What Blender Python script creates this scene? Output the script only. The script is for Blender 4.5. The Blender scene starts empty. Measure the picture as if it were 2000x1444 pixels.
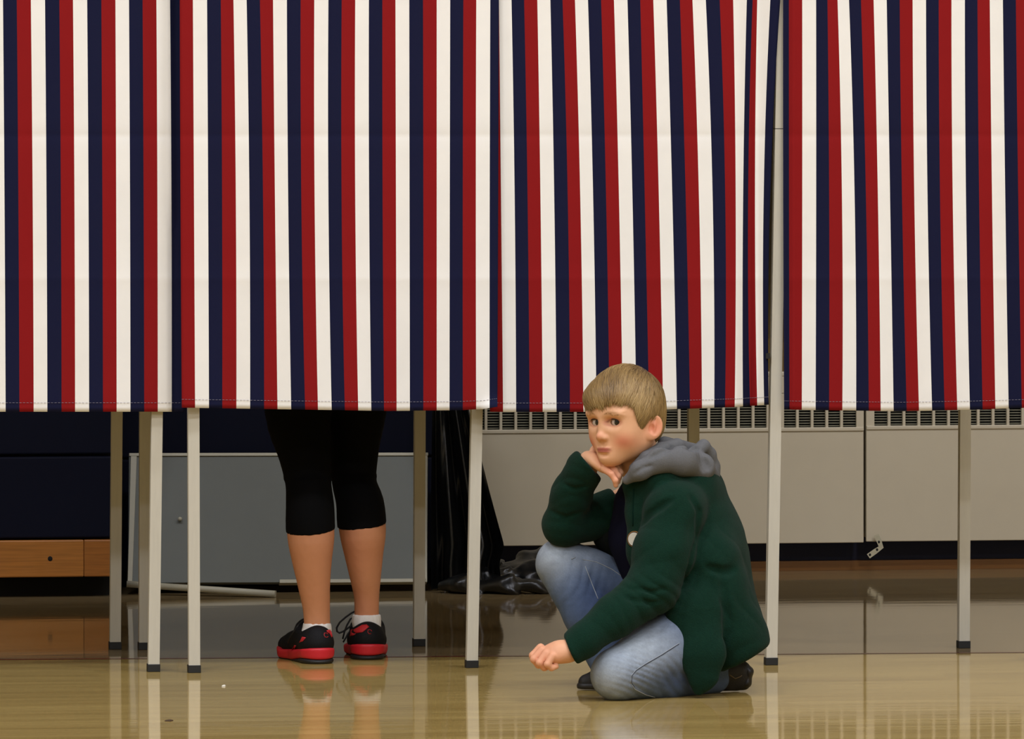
import bpy, bmesh, math, random
import numpy as np
from mathutils import Vector, Matrix

# ------------------------------------------------------------------ camera, light, exposure
FPX, CAMH, HORY = 14400.0, 1.36, 84.0          # focal length in px of a 2000 px wide frame, camera height, horizon row
scene = bpy.context.scene
col = scene.collection
cam_d = bpy.data.cameras.new('camera')
cam = bpy.data.objects.new('camera', cam_d); col.objects.link(cam)
cam.location = (0, 0, CAMH); cam.rotation_euler = (math.radians(90), 0, 0)
cam_d.sensor_width = 36; cam_d.lens = FPX/2000*36
cam_d.shift_y = -(722-HORY)/2000
cam_d.clip_end = 100
scene.camera = cam
w = bpy.data.worlds.new('world'); scene.world = w; w.use_nodes = True
w.node_tree.nodes['Background'].inputs[0].default_value = (0.5, 0.48, 0.42, 1)
w.node_tree.nodes['Background'].inputs[1].default_value = 0.02
vs = scene.view_settings
vs.view_transform = 'Standard'; vs.look = 'None'; vs.gamma = 1.0; vs.use_curve_mapping = False
vs.exposure = 0.0
LAMP_W = 89.0                                   # watts of each ceiling fixture
LAMP_COL = (0.97, 1.0, 1.12)
# rows of ceiling fixtures (room coordinates a, b); the row over the booths stands in front of them
LAMPS = [(a, b) for b in (-14.5, -10.0, -6.0, -2.6) for a in (-5.0, -1.7, 1.7, 5.0)]
CEIL = 6.4

def at(px, py, Y):
    return Vector(((px-1000)*Y/FPX, Y, CAMH-(py-HORY)*Y/FPX))
def gy(py):
    return FPX*CAMH/(py-HORY)
TH = math.radians(8.0); CT, ST = math.cos(TH), math.sin(TH)
def RM(a, b, z=0.0):                            # room coordinates: a along the back wall, b towards it
    return Vector((a*CT-b*ST, 16+a*ST+b*CT, z))
def room_ab(p):
    x, y = p[0], p[1]-16
    return x*CT+y*ST, -x*ST+y*CT
def on_plane(px, b):                            # room a of the plane b = const seen in pixel column px
    t = (px-1000)/FPX
    # X = t*Y ; -X*ST+(Y-16)*CT = b
    Y = (b+16*CT)/(CT-t*ST)
    return room_ab((t*Y, Y))[0], Y

# ------------------------------------------------------------------ materials
MATS = {}
def srgb(r, g, b):
    def f(c):
        c /= 255.0
        return c/12.92 if c <= 0.04045 else ((c+0.055)/1.055)**2.4
    return (f(r), f(g), f(b), 1)
def mat(name, c, rough=0.6, metal=0.0, spec=0.5, var=0.0, vscale=30.0, bump=0.0, bscale=200.0, stretch=None, sheen=0.0, sss=0.0, coat=0.0):
    if name in MATS: return MATS[name]
    m = bpy.data.materials.new(name); m.use_nodes = True
    nt = m.node_tree; p = nt.nodes['Principled BSDF']
    p.inputs['Base Color'].default_value = c
    p.inputs['Roughness'].default_value = rough
    p.inputs['Metallic'].default_value = metal
    p.inputs['Specular IOR Level'].default_value = spec
    if sheen: p.inputs['Sheen Weight'].default_value = sheen; p.inputs['Sheen Roughness'].default_value = 0.6
    if coat: p.inputs['Coat Weight'].default_value = coat
    if sss:
        p.inputs['Subsurface Weight'].default_value = sss
        p.inputs['Subsurface Radius'].default_value = (0.008, 0.003, 0.0015)
        p.inputs['Subsurface Scale'].default_value = 1.0
    tc = nt.nodes.new('ShaderNodeTexCoord')
    src = tc.outputs['Object']
    if stretch:
        mp = nt.nodes.new('ShaderNodeMapping'); mp.inputs['Scale'].default_value = stretch
        nt.links.new(src, mp.inputs['Vector']); src = mp.outputs['Vector']
    if var:
        n = nt.nodes.new('ShaderNodeTexNoise'); n.inputs['Scale'].default_value = vscale; n.inputs['Detail'].default_value = 4
        nt.links.new(src, n.inputs['Vector'])
        mx = nt.nodes.new('ShaderNodeMix'); mx.data_type = 'RGBA'
        mx.inputs[6].default_value = tuple(x*(1-var) for x in c[:3])+(1,)
        mx.inputs[7].default_value = tuple(min(1, x*(1+var)) for x in c[:3])+(1,)
        nt.links.new(n.outputs['Fac'], mx.inputs[0]); nt.links.new(mx.outputs[2], p.inputs['Base Color'])
    if bump:
        n2 = nt.nodes.new('ShaderNodeTexNoise'); n2.inputs['Scale'].default_value = bscale; n2.inputs['Detail'].default_value = 3
        nt.links.new(src, n2.inputs['Vector'])
        bp = nt.nodes.new('ShaderNodeBump'); bp.inputs['Strength'].default_value = bump; bp.inputs['Distance'].default_value = 0.002
        nt.links.new(n2.outputs['Fac'], bp.inputs['Height']); nt.links.new(bp.outputs['Normal'], p.inputs['Normal'])
    MATS[name] = m
    return m
def attr_mat(name, rough=0.6, spec=0.4, bump=0.0, bscale=200.0, var=0.0, vscale=60.0, sss=0.0, sheen=0.0):
    """colour from the mesh's own 'col' attribute (skin tone, faded denim ...), noise on top"""
    m = mat(name, (1, 1, 1, 1), rough=rough, spec=spec, bump=bump, bscale=bscale, sss=sss, sheen=sheen)
    nt = m.node_tree; p = nt.nodes['Principled BSDF']
    a = nt.nodes.new('ShaderNodeAttribute'); a.attribute_name = 'col'
    out = a.outputs['Color']
    if var:
        tc = nt.nodes.new('ShaderNodeTexCoord')
        n = nt.nodes.new('ShaderNodeTexNoise'); n.inputs['Scale'].default_value = vscale; n.inputs['Detail'].default_value = 5
        nt.links.new(tc.outputs['Object'], n.inputs['Vector'])
        mr = nt.nodes.new('ShaderNodeMapRange'); mr.inputs['To Min'].default_value = 1-var; mr.inputs['To Max'].default_value = 1+var
        nt.links.new(n.outputs['Fac'], mr.inputs['Value'])
        vm = nt.nodes.new('ShaderNodeVectorMath'); vm.operation = 'SCALE'
        nt.links.new(out, vm.inputs[0]); nt.links.new(mr.outputs['Result'], vm.inputs['Scale']); out = vm.outputs[0]
    nt.links.new(out, p.inputs['Base Color'])
    return m

# ------------------------------------------------------------------ object helpers
def tag(o, label=None, cat=None, group=None, kind=None):
    if label: o['label'] = label
    if cat: o['category'] = cat
    if group: o['group'] = group
    if kind: o['kind'] = kind
    return o
def empty(name, loc):
    o = bpy.data.objects.new(name, None); o.location = loc; o.empty_display_size = 0.05
    col.objects.link(o); return o
def link(name, me, m, parent=None, world=True):
    o = bpy.data.objects.new(name, me); col.objects.link(o)
    if m is not None and not me.materials: me.materials.append(m)
    if parent is not None:
        o.parent = parent
        if world:                                # mesh coordinates are world coordinates
            off = Vector((0, 0, 0)); q = parent
            while q is not None: off += Vector(q.location); q = q.parent
            o.location = -off
    return o
class MB:
    def __init__(s): s.v = []; s.f = []; s.sm = []
    def box(s, lo, hi, fn=None):
        n = len(s.v)
        for x in (lo[0], hi[0]):
            for y in (lo[1], hi[1]):
                for z in (lo[2], hi[2]):
                    p = Vector((x, y, z)); s.v.append(tuple(fn(p) if fn else p))
        for q in ((0,1,3,2),(4,6,7,5),(0,4,5,1),(2,3,7,6),(0,2,6,4),(1,5,7,3)):
            s.f.append(tuple(n+i for i in q)); s.sm.append(False)
    def rbox(s, lo, hi, fn=None):                # room aligned box
        s.box(lo, hi, (lambda p: RM(p.x, p.y, p.z)) if fn is None else fn)
    def prism(s, a, b, ra, axes, shape):         # loft of a 2D outline from a to b
        n = len(s.v); k = len(shape); ex, ey = axes
        for c in (a, b):
            for (u, v) in shape: s.v.append(tuple(Vector(c)+ex*(u*ra)+ey*(v*ra)))
        for i in range(k):
            j = (i+1) % k
            s.f.append((n+i, n+j, n+k+j, n+k+i)); s.sm.append(False)
        s.f.append(tuple(n+i for i in range(k))[::-1]); s.f.append(tuple(n+k+i for i in range(k)))
        s.sm += [False, False]
    def tube(s, pts, r, seg=8, cap=True, up=Vector((0, 0, 1))):
        n0 = len(s.v); P = [Vector(p) for p in pts]; N = len(P)
        rs = r if isinstance(r, (list, tuple)) else [r]*N
        prev = None
        for i in range(N):
            t = (P[min(i+1, N-1)]-P[max(i-1, 0)]).normalized()
            if prev is None:
                u = t.orthogonal().normalized()
            else:
                u = (prev - t*prev.dot(t)).normalized()
            prev = u; w_ = t.cross(u)
            for k in range(seg):
                a = 2*math.pi*k/seg
                s.v.append(tuple(P[i]+(u*math.cos(a)+w_*math.sin(a))*rs[i]))
        for i in range(N-1):
            for k in range(seg):
                j = (k+1) % seg
                s.f.append((n0+i*seg+k, n0+i*seg+j, n0+(i+1)*seg+j, n0+(i+1)*seg+k)); s.sm.append(True)
        if cap:
            s.f.append(tuple(n0+k for k in range(seg))[::-1]); s.f.append(tuple(n0+(N-1)*seg+k for k in range(seg))); s.sm += [False, False]
    def ball(s, c, r, seg=12, rings=8, R=None):
        n0 = len(s.v); c = Vector(c); r = Vector(r) if hasattr(r, '__len__') else Vector((r, r, r))
        for i in range(rings+1):
            th = math.pi*i/rings
            for k in range(seg):
                ph = 2*math.pi*k/seg
                d = Vector((math.sin(th)*math.cos(ph)*r.x, math.sin(th)*math.sin(ph)*r.y, math.cos(th)*r.z))
                if R is not None: d = R @ d
                s.v.append(tuple(c+d))
        for i in range(rings):
            for k in range(seg):
                j = (k+1) % seg
                s.f.append((n0+i*seg+k, n0+(i+1)*seg+k, n0+(i+1)*seg+j, n0+i*seg+j)); s.sm.append(True)
    def mesh(s, name):
        me = bpy.data.meshes.new(name); me.from_pydata(s.v, [], s.f)
        me.polygons.foreach_set('use_smooth', s.sm); me.update(); return me
    def build(s, name, m, parent=None, bevel=0.0, world=True):
        o = link(name, s.mesh(name), m, parent, world)
        if bevel:
            b = o.modifiers.new('bevel', 'BEVEL'); b.width = bevel; b.segments = 2; b.limit_method = 'ANGLE'
        return o

# ------------------------------------------------------------------ implicit surfaces (bodies, clothes)
def _n(v): return np.asarray(v, dtype=np.float32)
class Field:
    def __init__(s): s.ops = []; s.lo = np.full(3, 1e9); s.hi = np.full(3, -1e9); s.dispf = None; s.dm = 0.0
    def grow(s, c, r):
        c = np.asarray(c, float); s.lo = np.minimum(s.lo, c-r); s.hi = np.maximum(s.hi, c+r)
    def cone(s, a, b, ra, rb, k=0.012, op='u', flat=None):
        """tapered capsule; flat=(axis, factor) squeezes it along axis"""
        a_, b_ = _n(a), _n(b)
        if op == 'u': s.grow(a_, ra*1.05); s.grow(b_, rb*1.05)
        ab = b_-a_; L2 = float(ab.dot(ab))+1e-12
        fl = None
        if flat is not None:
            ax = _n(flat[0]); ax = ax/np.linalg.norm(ax); fl = (ax, flat[1])
        def fn(P):
            d = P-a_
            t = np.clip(d@ab/L2, 0, 1)
            q = d-t[:, None]*ab
            if fl is not None:
                h = q@fl[0]; q = q+np.outer(h*(fl[1]-1), fl[0])
            return np.sqrt((q*q).sum(1))-(ra+(rb-ra)*t)
        s.ops.append((op, fn, k)); return s
    def chain(s, pts, rs, k=0.012, op='u', flat=None):
        for i in range(len(pts)-1): s.cone(pts[i], pts[i+1], rs[i], rs[i+1], k, op, flat)
        return s
    def ell(s, c, r, R=None, k=0.012, op='u'):
        c_ = _n(c); r_ = _n(r); Rm = None if R is None else np.array(R, dtype=np.float32)   # rows: axes
        if op == 'u': s.grow(c_, float(max(r))*1.02)
        def fn(P):
            q = P-c_
            if Rm is not None: q = q@Rm.T
            k0 = np.sqrt(((q/r_)**2).sum(1)); k1 = np.sqrt(((q/(r_*r_))**2).sum(1))+1e-9
            return k0*(k0-1)/k1
        s.ops.append((op, fn, k)); return s
    def plane(s, c, n, k=0.004):                 # keep the side n points away from
        c_ = _n(c); n_ = _n(n); n_ = n_/np.linalg.norm(n_)
        s.ops.append(('i', lambda P: (P-c_)@n_, k)); return s
    def fnop(s, fn, op='u', k=0.004): s.ops.append((op, fn, k)); return s
    def raw(s, P):
        d = np.full(len(P), 10.0, np.float32)
        for op, fn, k in s.ops:
            e = fn(P)
            if op == 'u':
                h = np.maximum(k-np.abs(d-e), 0)/k; d = np.minimum(d, e)-h*h*k*0.25
            elif op == 's':
                e = -e; h = np.maximum(k-np.abs(d-e), 0)/k; d = np.maximum(d, e)+h*h*k*0.25
            else:
                h = np.maximum(k-np.abs(d-e), 0)/k; d = np.maximum(d, e)+h*h*k*0.25
        return d
    def ev(s, P, chunk=400000):
        out = np.empty(len(P), np.float32)
        for i in range(0, len(P), chunk):
            Q = P[i:i+chunk]; d = s.raw(Q)
            if s.dispf is not None: d = d+s.dispf(Q)
            out[i:i+chunk] = d
        return out
    def mesh(s, name, step=0.004, fine=None, colf=None, lo=None, hi=None):
        lo = (s.lo-0.012 if lo is None else np.asarray(lo, float)); hi = (s.hi+0.012 if hi is None else np.asarray(hi, float))
        ax = []
        for d in range(3):
            x = lo[d]; xs = [x]
            while x < hi[d]:
                st = step
                for (a, b, f) in (fine[d] if fine else []):
                    if a-step < x < b: st = min(st, f)
                x += st; xs.append(x)
            B = 6
            while (len(xs)-1) % B: xs.append(xs[-1]+step)
            ax.append(np.array(xs, dtype=np.float32))
        n = [len(a) for a in ax]; B = 6
        nb = [(m-1)//B for m in n]
        cs = [0.5*(a[0:-1:B][:q]+a[B::B]) for a, q in zip(ax, nb)]
        hs = [0.5*(a[B::B]-a[0:-1:B][:q]) for a, q in zip(ax, nb)]
        C = np.stack(np.meshgrid(*cs, indexing='ij'), -1).reshape(-1, 3).astype(np.float32)
        Hh = np.stack(np.meshgrid(*hs, indexing='ij'), -1).reshape(-1, 3)
        cd = s.ev(C); act = np.abs(cd) < np.sqrt((Hh**2).sum(1))*1.7+s.dm
        act = act.reshape(nb); cd = cd.reshape(nb)
        bi = [np.minimum(np.arange(m)//B, q-1) for m, q in zip(n, nb)]
        vol = cd[np.ix_(*bi)].astype(np.float32)
        mask = np.zeros(n, bool)
        for dx in (0, 1):
            for dy in (0, 1):
                for dz in (0, 1):
                    jj = [np.maximum(b_-((np.arange(m) % B == 0) & bool(q) & (np.arange(m) > 0)), 0) for b_, m, q in zip(bi, n, (dx, dy, dz))]
                    mask |= act[np.ix_(*jj)]
        I = np.argwhere(mask)
        P = np.stack([ax[d][I[:, d]] for d in range(3)], -1)
        vol[I[:, 0], I[:, 1], I[:, 2]] = s.ev(P)
        sg = vol < 0
        cnt = np.zeros([m-1 for m in n], np.int8)
        for dx in (0, 1):
            for dy in (0, 1):
                for dz in (0, 1):
                    cnt += sg[dx:n[0]-1+dx, dy:n[1]-1+dy, dz:n[2]-1+dz]
        cell = np.argwhere((cnt > 0) & (cnt < 8))
        idx = np.full(cnt.shape, -1, np.int32); idx[cell[:, 0], cell[:, 1], cell[:, 2]] = np.arange(len(cell))
        acc = np.zeros((len(cell), 3), np.float32); num = np.zeros(len(cell), np.float32)
        cr = [(x, y, z) for x in (0, 1) for y in (0, 1) for z in (0, 1)]
        for i, p in enumerate(cr):
            for q in cr[i+1:]:
                if sum(abs(p[d]-q[d]) for d in range(3)) != 1: continue
                ia = cell+np.array(p); ib = cell+np.array(q)
                va = vol[ia[:, 0], ia[:, 1], ia[:, 2]]; vb = vol[ib[:, 0], ib[:, 1], ib[:, 2]]
                m = (va < 0) != (vb < 0)
                t = np.where(m, va/np.where(m, va-vb, 1), 0)
                pa = np.stack([ax[d][ia[:, d]] for d in range(3)], -1); pb = np.stack([ax[d][ib[:, d]] for d in range(3)], -1)
                acc += np.where(m[:, None], pa+(pb-pa)*t[:, None], 0); num += m
        V = acc/num[:, None]
        quads = []
        for d in range(3):
            o1, o2 = (d+1) % 3, (d+2) % 3
            sl0 = [slice(None)]*3; sl1 = [slice(None)]*3
            sl0[d] = slice(0, n[d]-1); sl1[d] = slice(1, n[d])
            ch = sg[tuple(sl0)] != sg[tuple(sl1)]
            E = np.argwhere(ch)
            ok = (E[:, o1] > 0) & (E[:, o2] > 0) & (E[:, o1] < n[o1]-1) & (E[:, o2] < n[o2]-1); E = E[ok]
            inside = sg[E[:, 0], E[:, 1], E[:, 2]]
            qs = []
            for (a, b) in ((1, 1), (0, 1), (0, 0), (1, 0)):
                c = E.copy(); c[:, o1] -= a; c[:, o2] -= b
                qs.append(idx[c[:, 0], c[:, 1], c[:, 2]])
            Q = np.stack(qs, -1)
            Q = np.where(inside[:, None], Q, Q[:, ::-1]); quads.append(Q)
        Q = np.concatenate(quads); Q = Q[(Q >= 0).all(1)]
        return np_mesh(name, V, Q, colf)
def np_mesh(name, V, Q, colf=None):
    me = bpy.data.meshes.new(name)
    me.vertices.add(len(V)); me.vertices.foreach_set('co', np.ascontiguousarray(V, np.float32).ravel())
    k = Q.shape[1]
    me.loops.add(len(Q)*k); me.loops.foreach_set('vertex_index', np.ascontiguousarray(Q, np.int32).ravel())
    me.polygons.add(len(Q)); me.polygons.foreach_set('loop_start', np.arange(len(Q), dtype=np.int32)*k)
    me.polygons.foreach_set('use_smooth', np.ones(len(Q), bool))
    me.update(calc_edges=True)
    if colf is not None:
        set_col(me, V, colf)
    return me
def set_col(me, V, colf):
    c = colf(np.asarray(V, np.float32)); a = me.attributes.new('col', 'FLOAT_COLOR', 'POINT')
    full = np.ones((len(V), 4), np.float32); full[:, :3] = c
    a.data.foreach_set('color', full.ravel())
def gauss(P, c, r):
    q = (P-_n(c))/_n(r); return np.exp(-(q*q).sum(1))
def mixc(base, c, m):
    m = np.clip(m, 0, 1)[:, None]; return base*(1-m)+np.array(c[:3], np.float32)*m
def sine_noise(P, f, seed, n=6):
    rs = np.random.RandomState(seed); o = np.zeros(len(P), np.float32)
    for i in range(n):
        d = rs.normal(size=3); d /= np.linalg.norm(d); o += np.sin(P@(d*f*rs.uniform(.6, 1.6)).astype(np.float32)+rs.uniform(0, 6.28))
    return o/n
def march(fld, px, py, y0=14.6, y1=16.6):
    """where the sight line through a photo pixel meets the surface"""
    D = np.array([(px-1000)/FPX, 1.0, -(py-HORY)/FPX]); O = np.array([0, 0, CAMH])
    t = y0
    for i in range(200):
        p = (O+D*t).astype(np.float32)[None]; d = float(fld.ev(p)[0])
        if d < 0.0004: return Vector(p[0])
        t += max(d*0.7, 0.0004)
        if t > y1: return None
    return Vector(p[0])


# =================================================================== THE ROOM
RA0, RA1, RB0, RB1 = -8.5, 8.5, -19.0, 2.90
def floor_material():
    m = bpy.data.materials.new('varnished_gym_floor'); m.use_nodes = True
    nt = m.node_tree; N = nt.nodes; Lk = nt.links; p = N['Principled BSDF']
    geo = N.new('ShaderNodeNewGeometry')
    mp = N.new('ShaderNodeMapping'); mp.vector_type = 'TEXTURE'
    mp.inputs['Location'].default_value = (0, 16, 0); mp.inputs['Rotation'].default_value = (0, 0, TH)
    Lk.new(geo.outputs['Position'], mp.inputs['Vector'])
    sx = N.new('ShaderNodeSeparateXYZ'); Lk.new(mp.outputs['Vector'], sx.inputs[0])
    # narrow maple strips along the wall
    br = N.new('ShaderNodeTexBrick'); br.inputs['Scale'].default_value = 1.0
    br.inputs['Brick Width'].default_value = 0.9; br.inputs['Row Height'].default_value = 0.057; br.inputs['Mortar Size'].default_value = 0.0004
    br.inputs['Color1'].default_value = (0.36, 0.36, 0.36, 1); br.inputs['Color2'].default_value = (0.64, 0.64, 0.64, 1); br.inputs['Mortar'].default_value = (0.3, 0.3, 0.3, 1)
    Lk.new(mp.outputs['Vector'], br.inputs['Vector'])
    st = N.new('ShaderNodeMapping'); st.inputs['Scale'].default_value = (1.2, 26, 1); Lk.new(mp.outputs['Vector'], st.inputs['Vector'])
    nz = N.new('ShaderNodeTexNoise'); nz.inputs['Scale'].default_value = 2.0; nz.inputs['Detail'].default_value = 6; Lk.new(st.outputs['Vector'], nz.inputs['Vector'])
    add = N.new('ShaderNodeMath'); add.operation = 'MULTIPLY_ADD'; add.inputs[1].default_value = 0.5; Lk.new(br.outputs['Color'], add.inputs[0])
    ml = N.new('ShaderNodeMath'); ml.operation = 'MULTIPLY'; ml.inputs[1].default_value = 0.55; Lk.new(nz.outputs['Fac'], ml.inputs[0]); Lk.new(ml.outputs[0], add.inputs[2])
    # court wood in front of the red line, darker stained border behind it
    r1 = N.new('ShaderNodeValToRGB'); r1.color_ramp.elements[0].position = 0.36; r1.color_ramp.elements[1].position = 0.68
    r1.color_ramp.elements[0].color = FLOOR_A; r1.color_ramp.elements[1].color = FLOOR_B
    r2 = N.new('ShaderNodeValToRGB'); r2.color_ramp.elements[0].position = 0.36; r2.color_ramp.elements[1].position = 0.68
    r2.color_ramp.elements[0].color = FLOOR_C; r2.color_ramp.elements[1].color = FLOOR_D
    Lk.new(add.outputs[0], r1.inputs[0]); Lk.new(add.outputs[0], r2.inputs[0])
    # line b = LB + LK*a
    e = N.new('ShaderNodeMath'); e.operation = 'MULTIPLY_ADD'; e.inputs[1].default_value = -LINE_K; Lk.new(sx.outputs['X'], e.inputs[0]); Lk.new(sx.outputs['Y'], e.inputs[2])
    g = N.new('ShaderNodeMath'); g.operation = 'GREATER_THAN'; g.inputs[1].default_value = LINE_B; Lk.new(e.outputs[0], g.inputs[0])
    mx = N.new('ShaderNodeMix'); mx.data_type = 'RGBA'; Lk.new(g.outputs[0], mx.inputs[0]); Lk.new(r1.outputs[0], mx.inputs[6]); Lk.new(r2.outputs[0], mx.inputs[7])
    Lk.new(mx.outputs[2], p.inputs['Base Color'])
    p.inputs['Roughness'].default_value = 0.055; p.inputs['Specular IOR Level'].default_value = FLOOR_SPEC
    wv = N.new('ShaderNodeMapping'); wv.inputs['Scale'].default_value = (3, 14, 1); Lk.new(mp.outputs['Vector'], wv.inputs['Vector'])
    n3 = N.new('ShaderNodeTexNoise'); n3.inputs['Scale'].default_value = 1.6; n3.inputs['Detail'].default_value = 2; Lk.new(wv.outputs['Vector'], n3.inputs['Vector'])
    bp = N.new('ShaderNodeBump'); bp.inputs['Strength'].default_value = 0.05; bp.inputs['Distance'].default_value = 0.004
    Lk.new(n3.outputs['Fac'], bp.inputs['Height']); Lk.new(bp.outputs['Normal'], p.inputs['Normal'])
    return m
LINE_B, LINE_K = 0.345, -0.056
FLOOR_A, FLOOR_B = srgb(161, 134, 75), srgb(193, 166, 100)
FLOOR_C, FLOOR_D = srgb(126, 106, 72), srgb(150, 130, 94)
FLOOR_SPEC = 0.22

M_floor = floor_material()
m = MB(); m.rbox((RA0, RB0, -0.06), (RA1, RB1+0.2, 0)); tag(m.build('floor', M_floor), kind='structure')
M_ceil = mat('ceiling_paint', srgb(200, 196, 184), 0.9)
m = MB(); m.rbox((RA0, RB0, CEIL), (RA1, RB1+0.2, CEIL+0.1)); tag(m.build('ceiling', M_ceil), kind='structure')
M_wall = mat('cream_wall_paint', srgb(186, 176, 150), 0.8, var=0.05, vscale=6)
M_navywall = mat('navy_wall_paint', srgb(22, 28, 62), 0.6, var=0.12, vscale=8)
m = MB(); m.rbox((RA0, RB1, 0.9), (RA1, RB1+0.2, CEIL)); tag(m.build('wall_back', M_wall), kind='structure')
m = MB(); m.rbox((RA0, RB1-0.004, 0.0), (RA1, RB1+0.2, 0.9)); tag(m.build('wall_back_lower', M_navywall), kind='structure')
m = MB(); m.rbox((RA0-0.2, RB0, 0), (RA0, RB1+0.2, CEIL)); tag(m.build('wall_left', M_wall), kind='structure')
m = MB(); m.rbox((RA1, RB0, 0), (RA1+0.2, RB1+0.2, CEIL)); tag(m.build('wall_right', M_wall), kind='structure')
m = MB(); m.rbox((RA0, RB0-0.2, 0), (RA1, RB0, CEIL)); tag(m.build('wall_front', M_wall), kind='structure')
M_base = mat('orange_wood_base', srgb(150, 100, 46), 0.35, var=0.22, vscale=3.0, stretch=(2, 2, 60), coat=0.2)
m = MB(); m.rbox((0.15, RB1-0.03, 0), (RA1, RB1-0.004, 0.024)); tag(m.build('baseboard_back', M_base), kind='structure')
# the painted red court line
a0, a1 = RA0, RA1
lw = 0.009
m = MB(); n = 0
m.v = [tuple(RM(a0, LINE_B+LINE_K*a0-lw, 0.0006)), tuple(RM(a1, LINE_B+LINE_K*a1-lw, 0.0006)), tuple(RM(a1, LINE_B+LINE_K*a1+lw, 0.0006)), tuple(RM(a0, LINE_B+LINE_K*a0+lw, 0.0006))]
m.f = [(0, 1, 2, 3)]; m.sm = [False]
tag(m.build('trim_1', mat('red_court_line_paint', srgb(112, 36, 34), 0.2, spec=0.3)), label='thin dark red court line painted across the floor', kind='structure')

# ceiling fixtures
M_fix = mat('white_enamel_fixture', srgb(225, 225, 220), 0.4)
M_diff = bpy.data.materials.new('glowing_lamp_diffuser'); M_diff.use_nodes = True
_p = M_diff.node_tree.nodes['Principled BSDF']; _p.inputs['Emission Color'].default_value = LAMP_COL+(1,); _p.inputs['Emission Strength'].default_value = 4.0
m = MB(); m.box((-0.62, -0.32, 0), (0.62, 0.32, 0.09)); me_h = m.mesh('housing'); me_h.materials.append(M_fix)
m = MB(); m.box((-0.56, -0.26, -0.015), (0.56, 0.26, 0.0)); me_d = m.mesh('diffuser'); me_d.materials.append(M_diff)
for i, (a, b) in enumerate(LAMPS):
    e = empty('ceiling_light', RM(a, b, CEIL-0.14)); e.rotation_euler.z = TH
    tag(e, 'rectangular white high ceiling light of the gym', 'ceiling light', 'ceiling lights of the gym')
    for nm, me in (('housing', me_h), ('diffuser', me_d)):
        o = bpy.data.objects.new(nm, me); col.objects.link(o); o.parent = e
    ld = bpy.data.lights.new('lamp', 'AREA'); ld.shape = 'RECTANGLE'; ld.size = 1.1; ld.size_y = 0.5; ld.energy = LAMP_W; ld.color = LAMP_COL
    lo = bpy.data.objects.new('lamp', ld); col.objects.link(lo); lo.parent = e; lo.location = (0, 0, -0.03)

# =================================================================== RADIATORS
M_rad = mat('beige_enamel', srgb(194, 184, 160), 0.45, var=0.03, vscale=20)
M_radin = mat('dark_grille_void', srgb(26, 26, 22), 0.8)
M_louv = mat('grey_green_louvre', srgb(120, 118, 100), 0.5)
BR = 2.769
def radiator(px0, px1, zb, zt, label, cellm0, cellm1):
    a0, Y0 = on_plane(px0, BR); a1, Y1 = on_plane(px1, BR)
    am = 0.5*(a0+a1); base = RM(am, BR, 0)
    e = empty('radiator', base); tag(e, label, 'radiator', 'beige radiators along the wall')
    ztop = zt+0.135
    m = MB(); m.rbox((a0, BR, zb), (a1, BR+0.012, zt)); m.rbox((a0, BR+0.012, zb+0.01), (a0+0.004, RB1-0.006, ztop)); m.rbox((a1-0.004, BR+0.012, zb+0.01), (a1, RB1-0.006, ztop))
    m.build('front_panel', M_rad, e, bevel=0.003)
    m = MB(); m.rbox((a0, BR-0.004, zt-0.006), (a1, BR+0.012, zt+0.004)); m.build('panel_lip', M_rad, e, bevel=0.002)
    m = MB(); m.rbox((a0, BR, ztop), (a1, RB1-0.006, ztop+0.012)); m.build('top_cover', M_rad, e, bevel=0.003)
    m = MB(); m.rbox((a0+0.01, BR+0.035, zt-0.02), (a1-0.01, BR+0.04, ztop)); m.build('grille_backing', M_radin, e)
    m = MB(); m.rbox((a0, BR, zt), (a0+cellm0, BR+0.01, ztop)); m.build('grille_end', M_rad, e)
    m = MB(); m.rbox((a1-cellm1, BR, zt), (a1, BR+0.01, ztop)); m.build('grille_end', M_rad, e)
    b0, b1 = a0+cellm0, a1-cellm1
    nn = max(1, round((b1-b0)/0.0388)); dx = (b1-b0)/nn
    mb = MB(); mb.rbox((-0.0033, 0, zt), (0.0033, 0.012, ztop), lambda p: Vector((p.x*CT-p.y*ST, p.x*ST+p.y*CT, p.z)))
    me = mb.mesh('grille_bar'); me.materials.append(M_rad)
    for i in range(1, nn):
        o = bpy.data.objects.new('grille_bar', me); col.objects.link(o); o.parent = e
        o.location = RM(b0+dx*i, BR, 0)-base
    lz = zt+0.006
    ml = MB(); ml.rbox((b0, BR+0.012, 0), (b1, BR+0.026, 0.0026)); mel = ml.mesh('louvre'); mel.materials.append(M_louv)
    while lz < ztop:
        o = bpy.data.objects.new('louvre', mel); col.objects.link(o); o.parent = e
        o.location = Vector((0, 0, lz))-base
        lz += 0.0068
    return e
def zat(py, px, b):
    a, Y = on_plane(px, b); return CAMH-(py-HORY)*Y/FPX
radiator(905, 1687.0, zat(1063, 1400, BR), zat(839.5, 1400, BR), 'long beige radiator cover behind the crouching boy, left of the dark joint', 0.02, 0.019)
radiator(1692.0, 2330, zat(1057, 1850, BR), zat(834, 1850, BR), 'beige radiator cover at the right edge, right of the dark joint', 0.021, 0.02)
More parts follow.
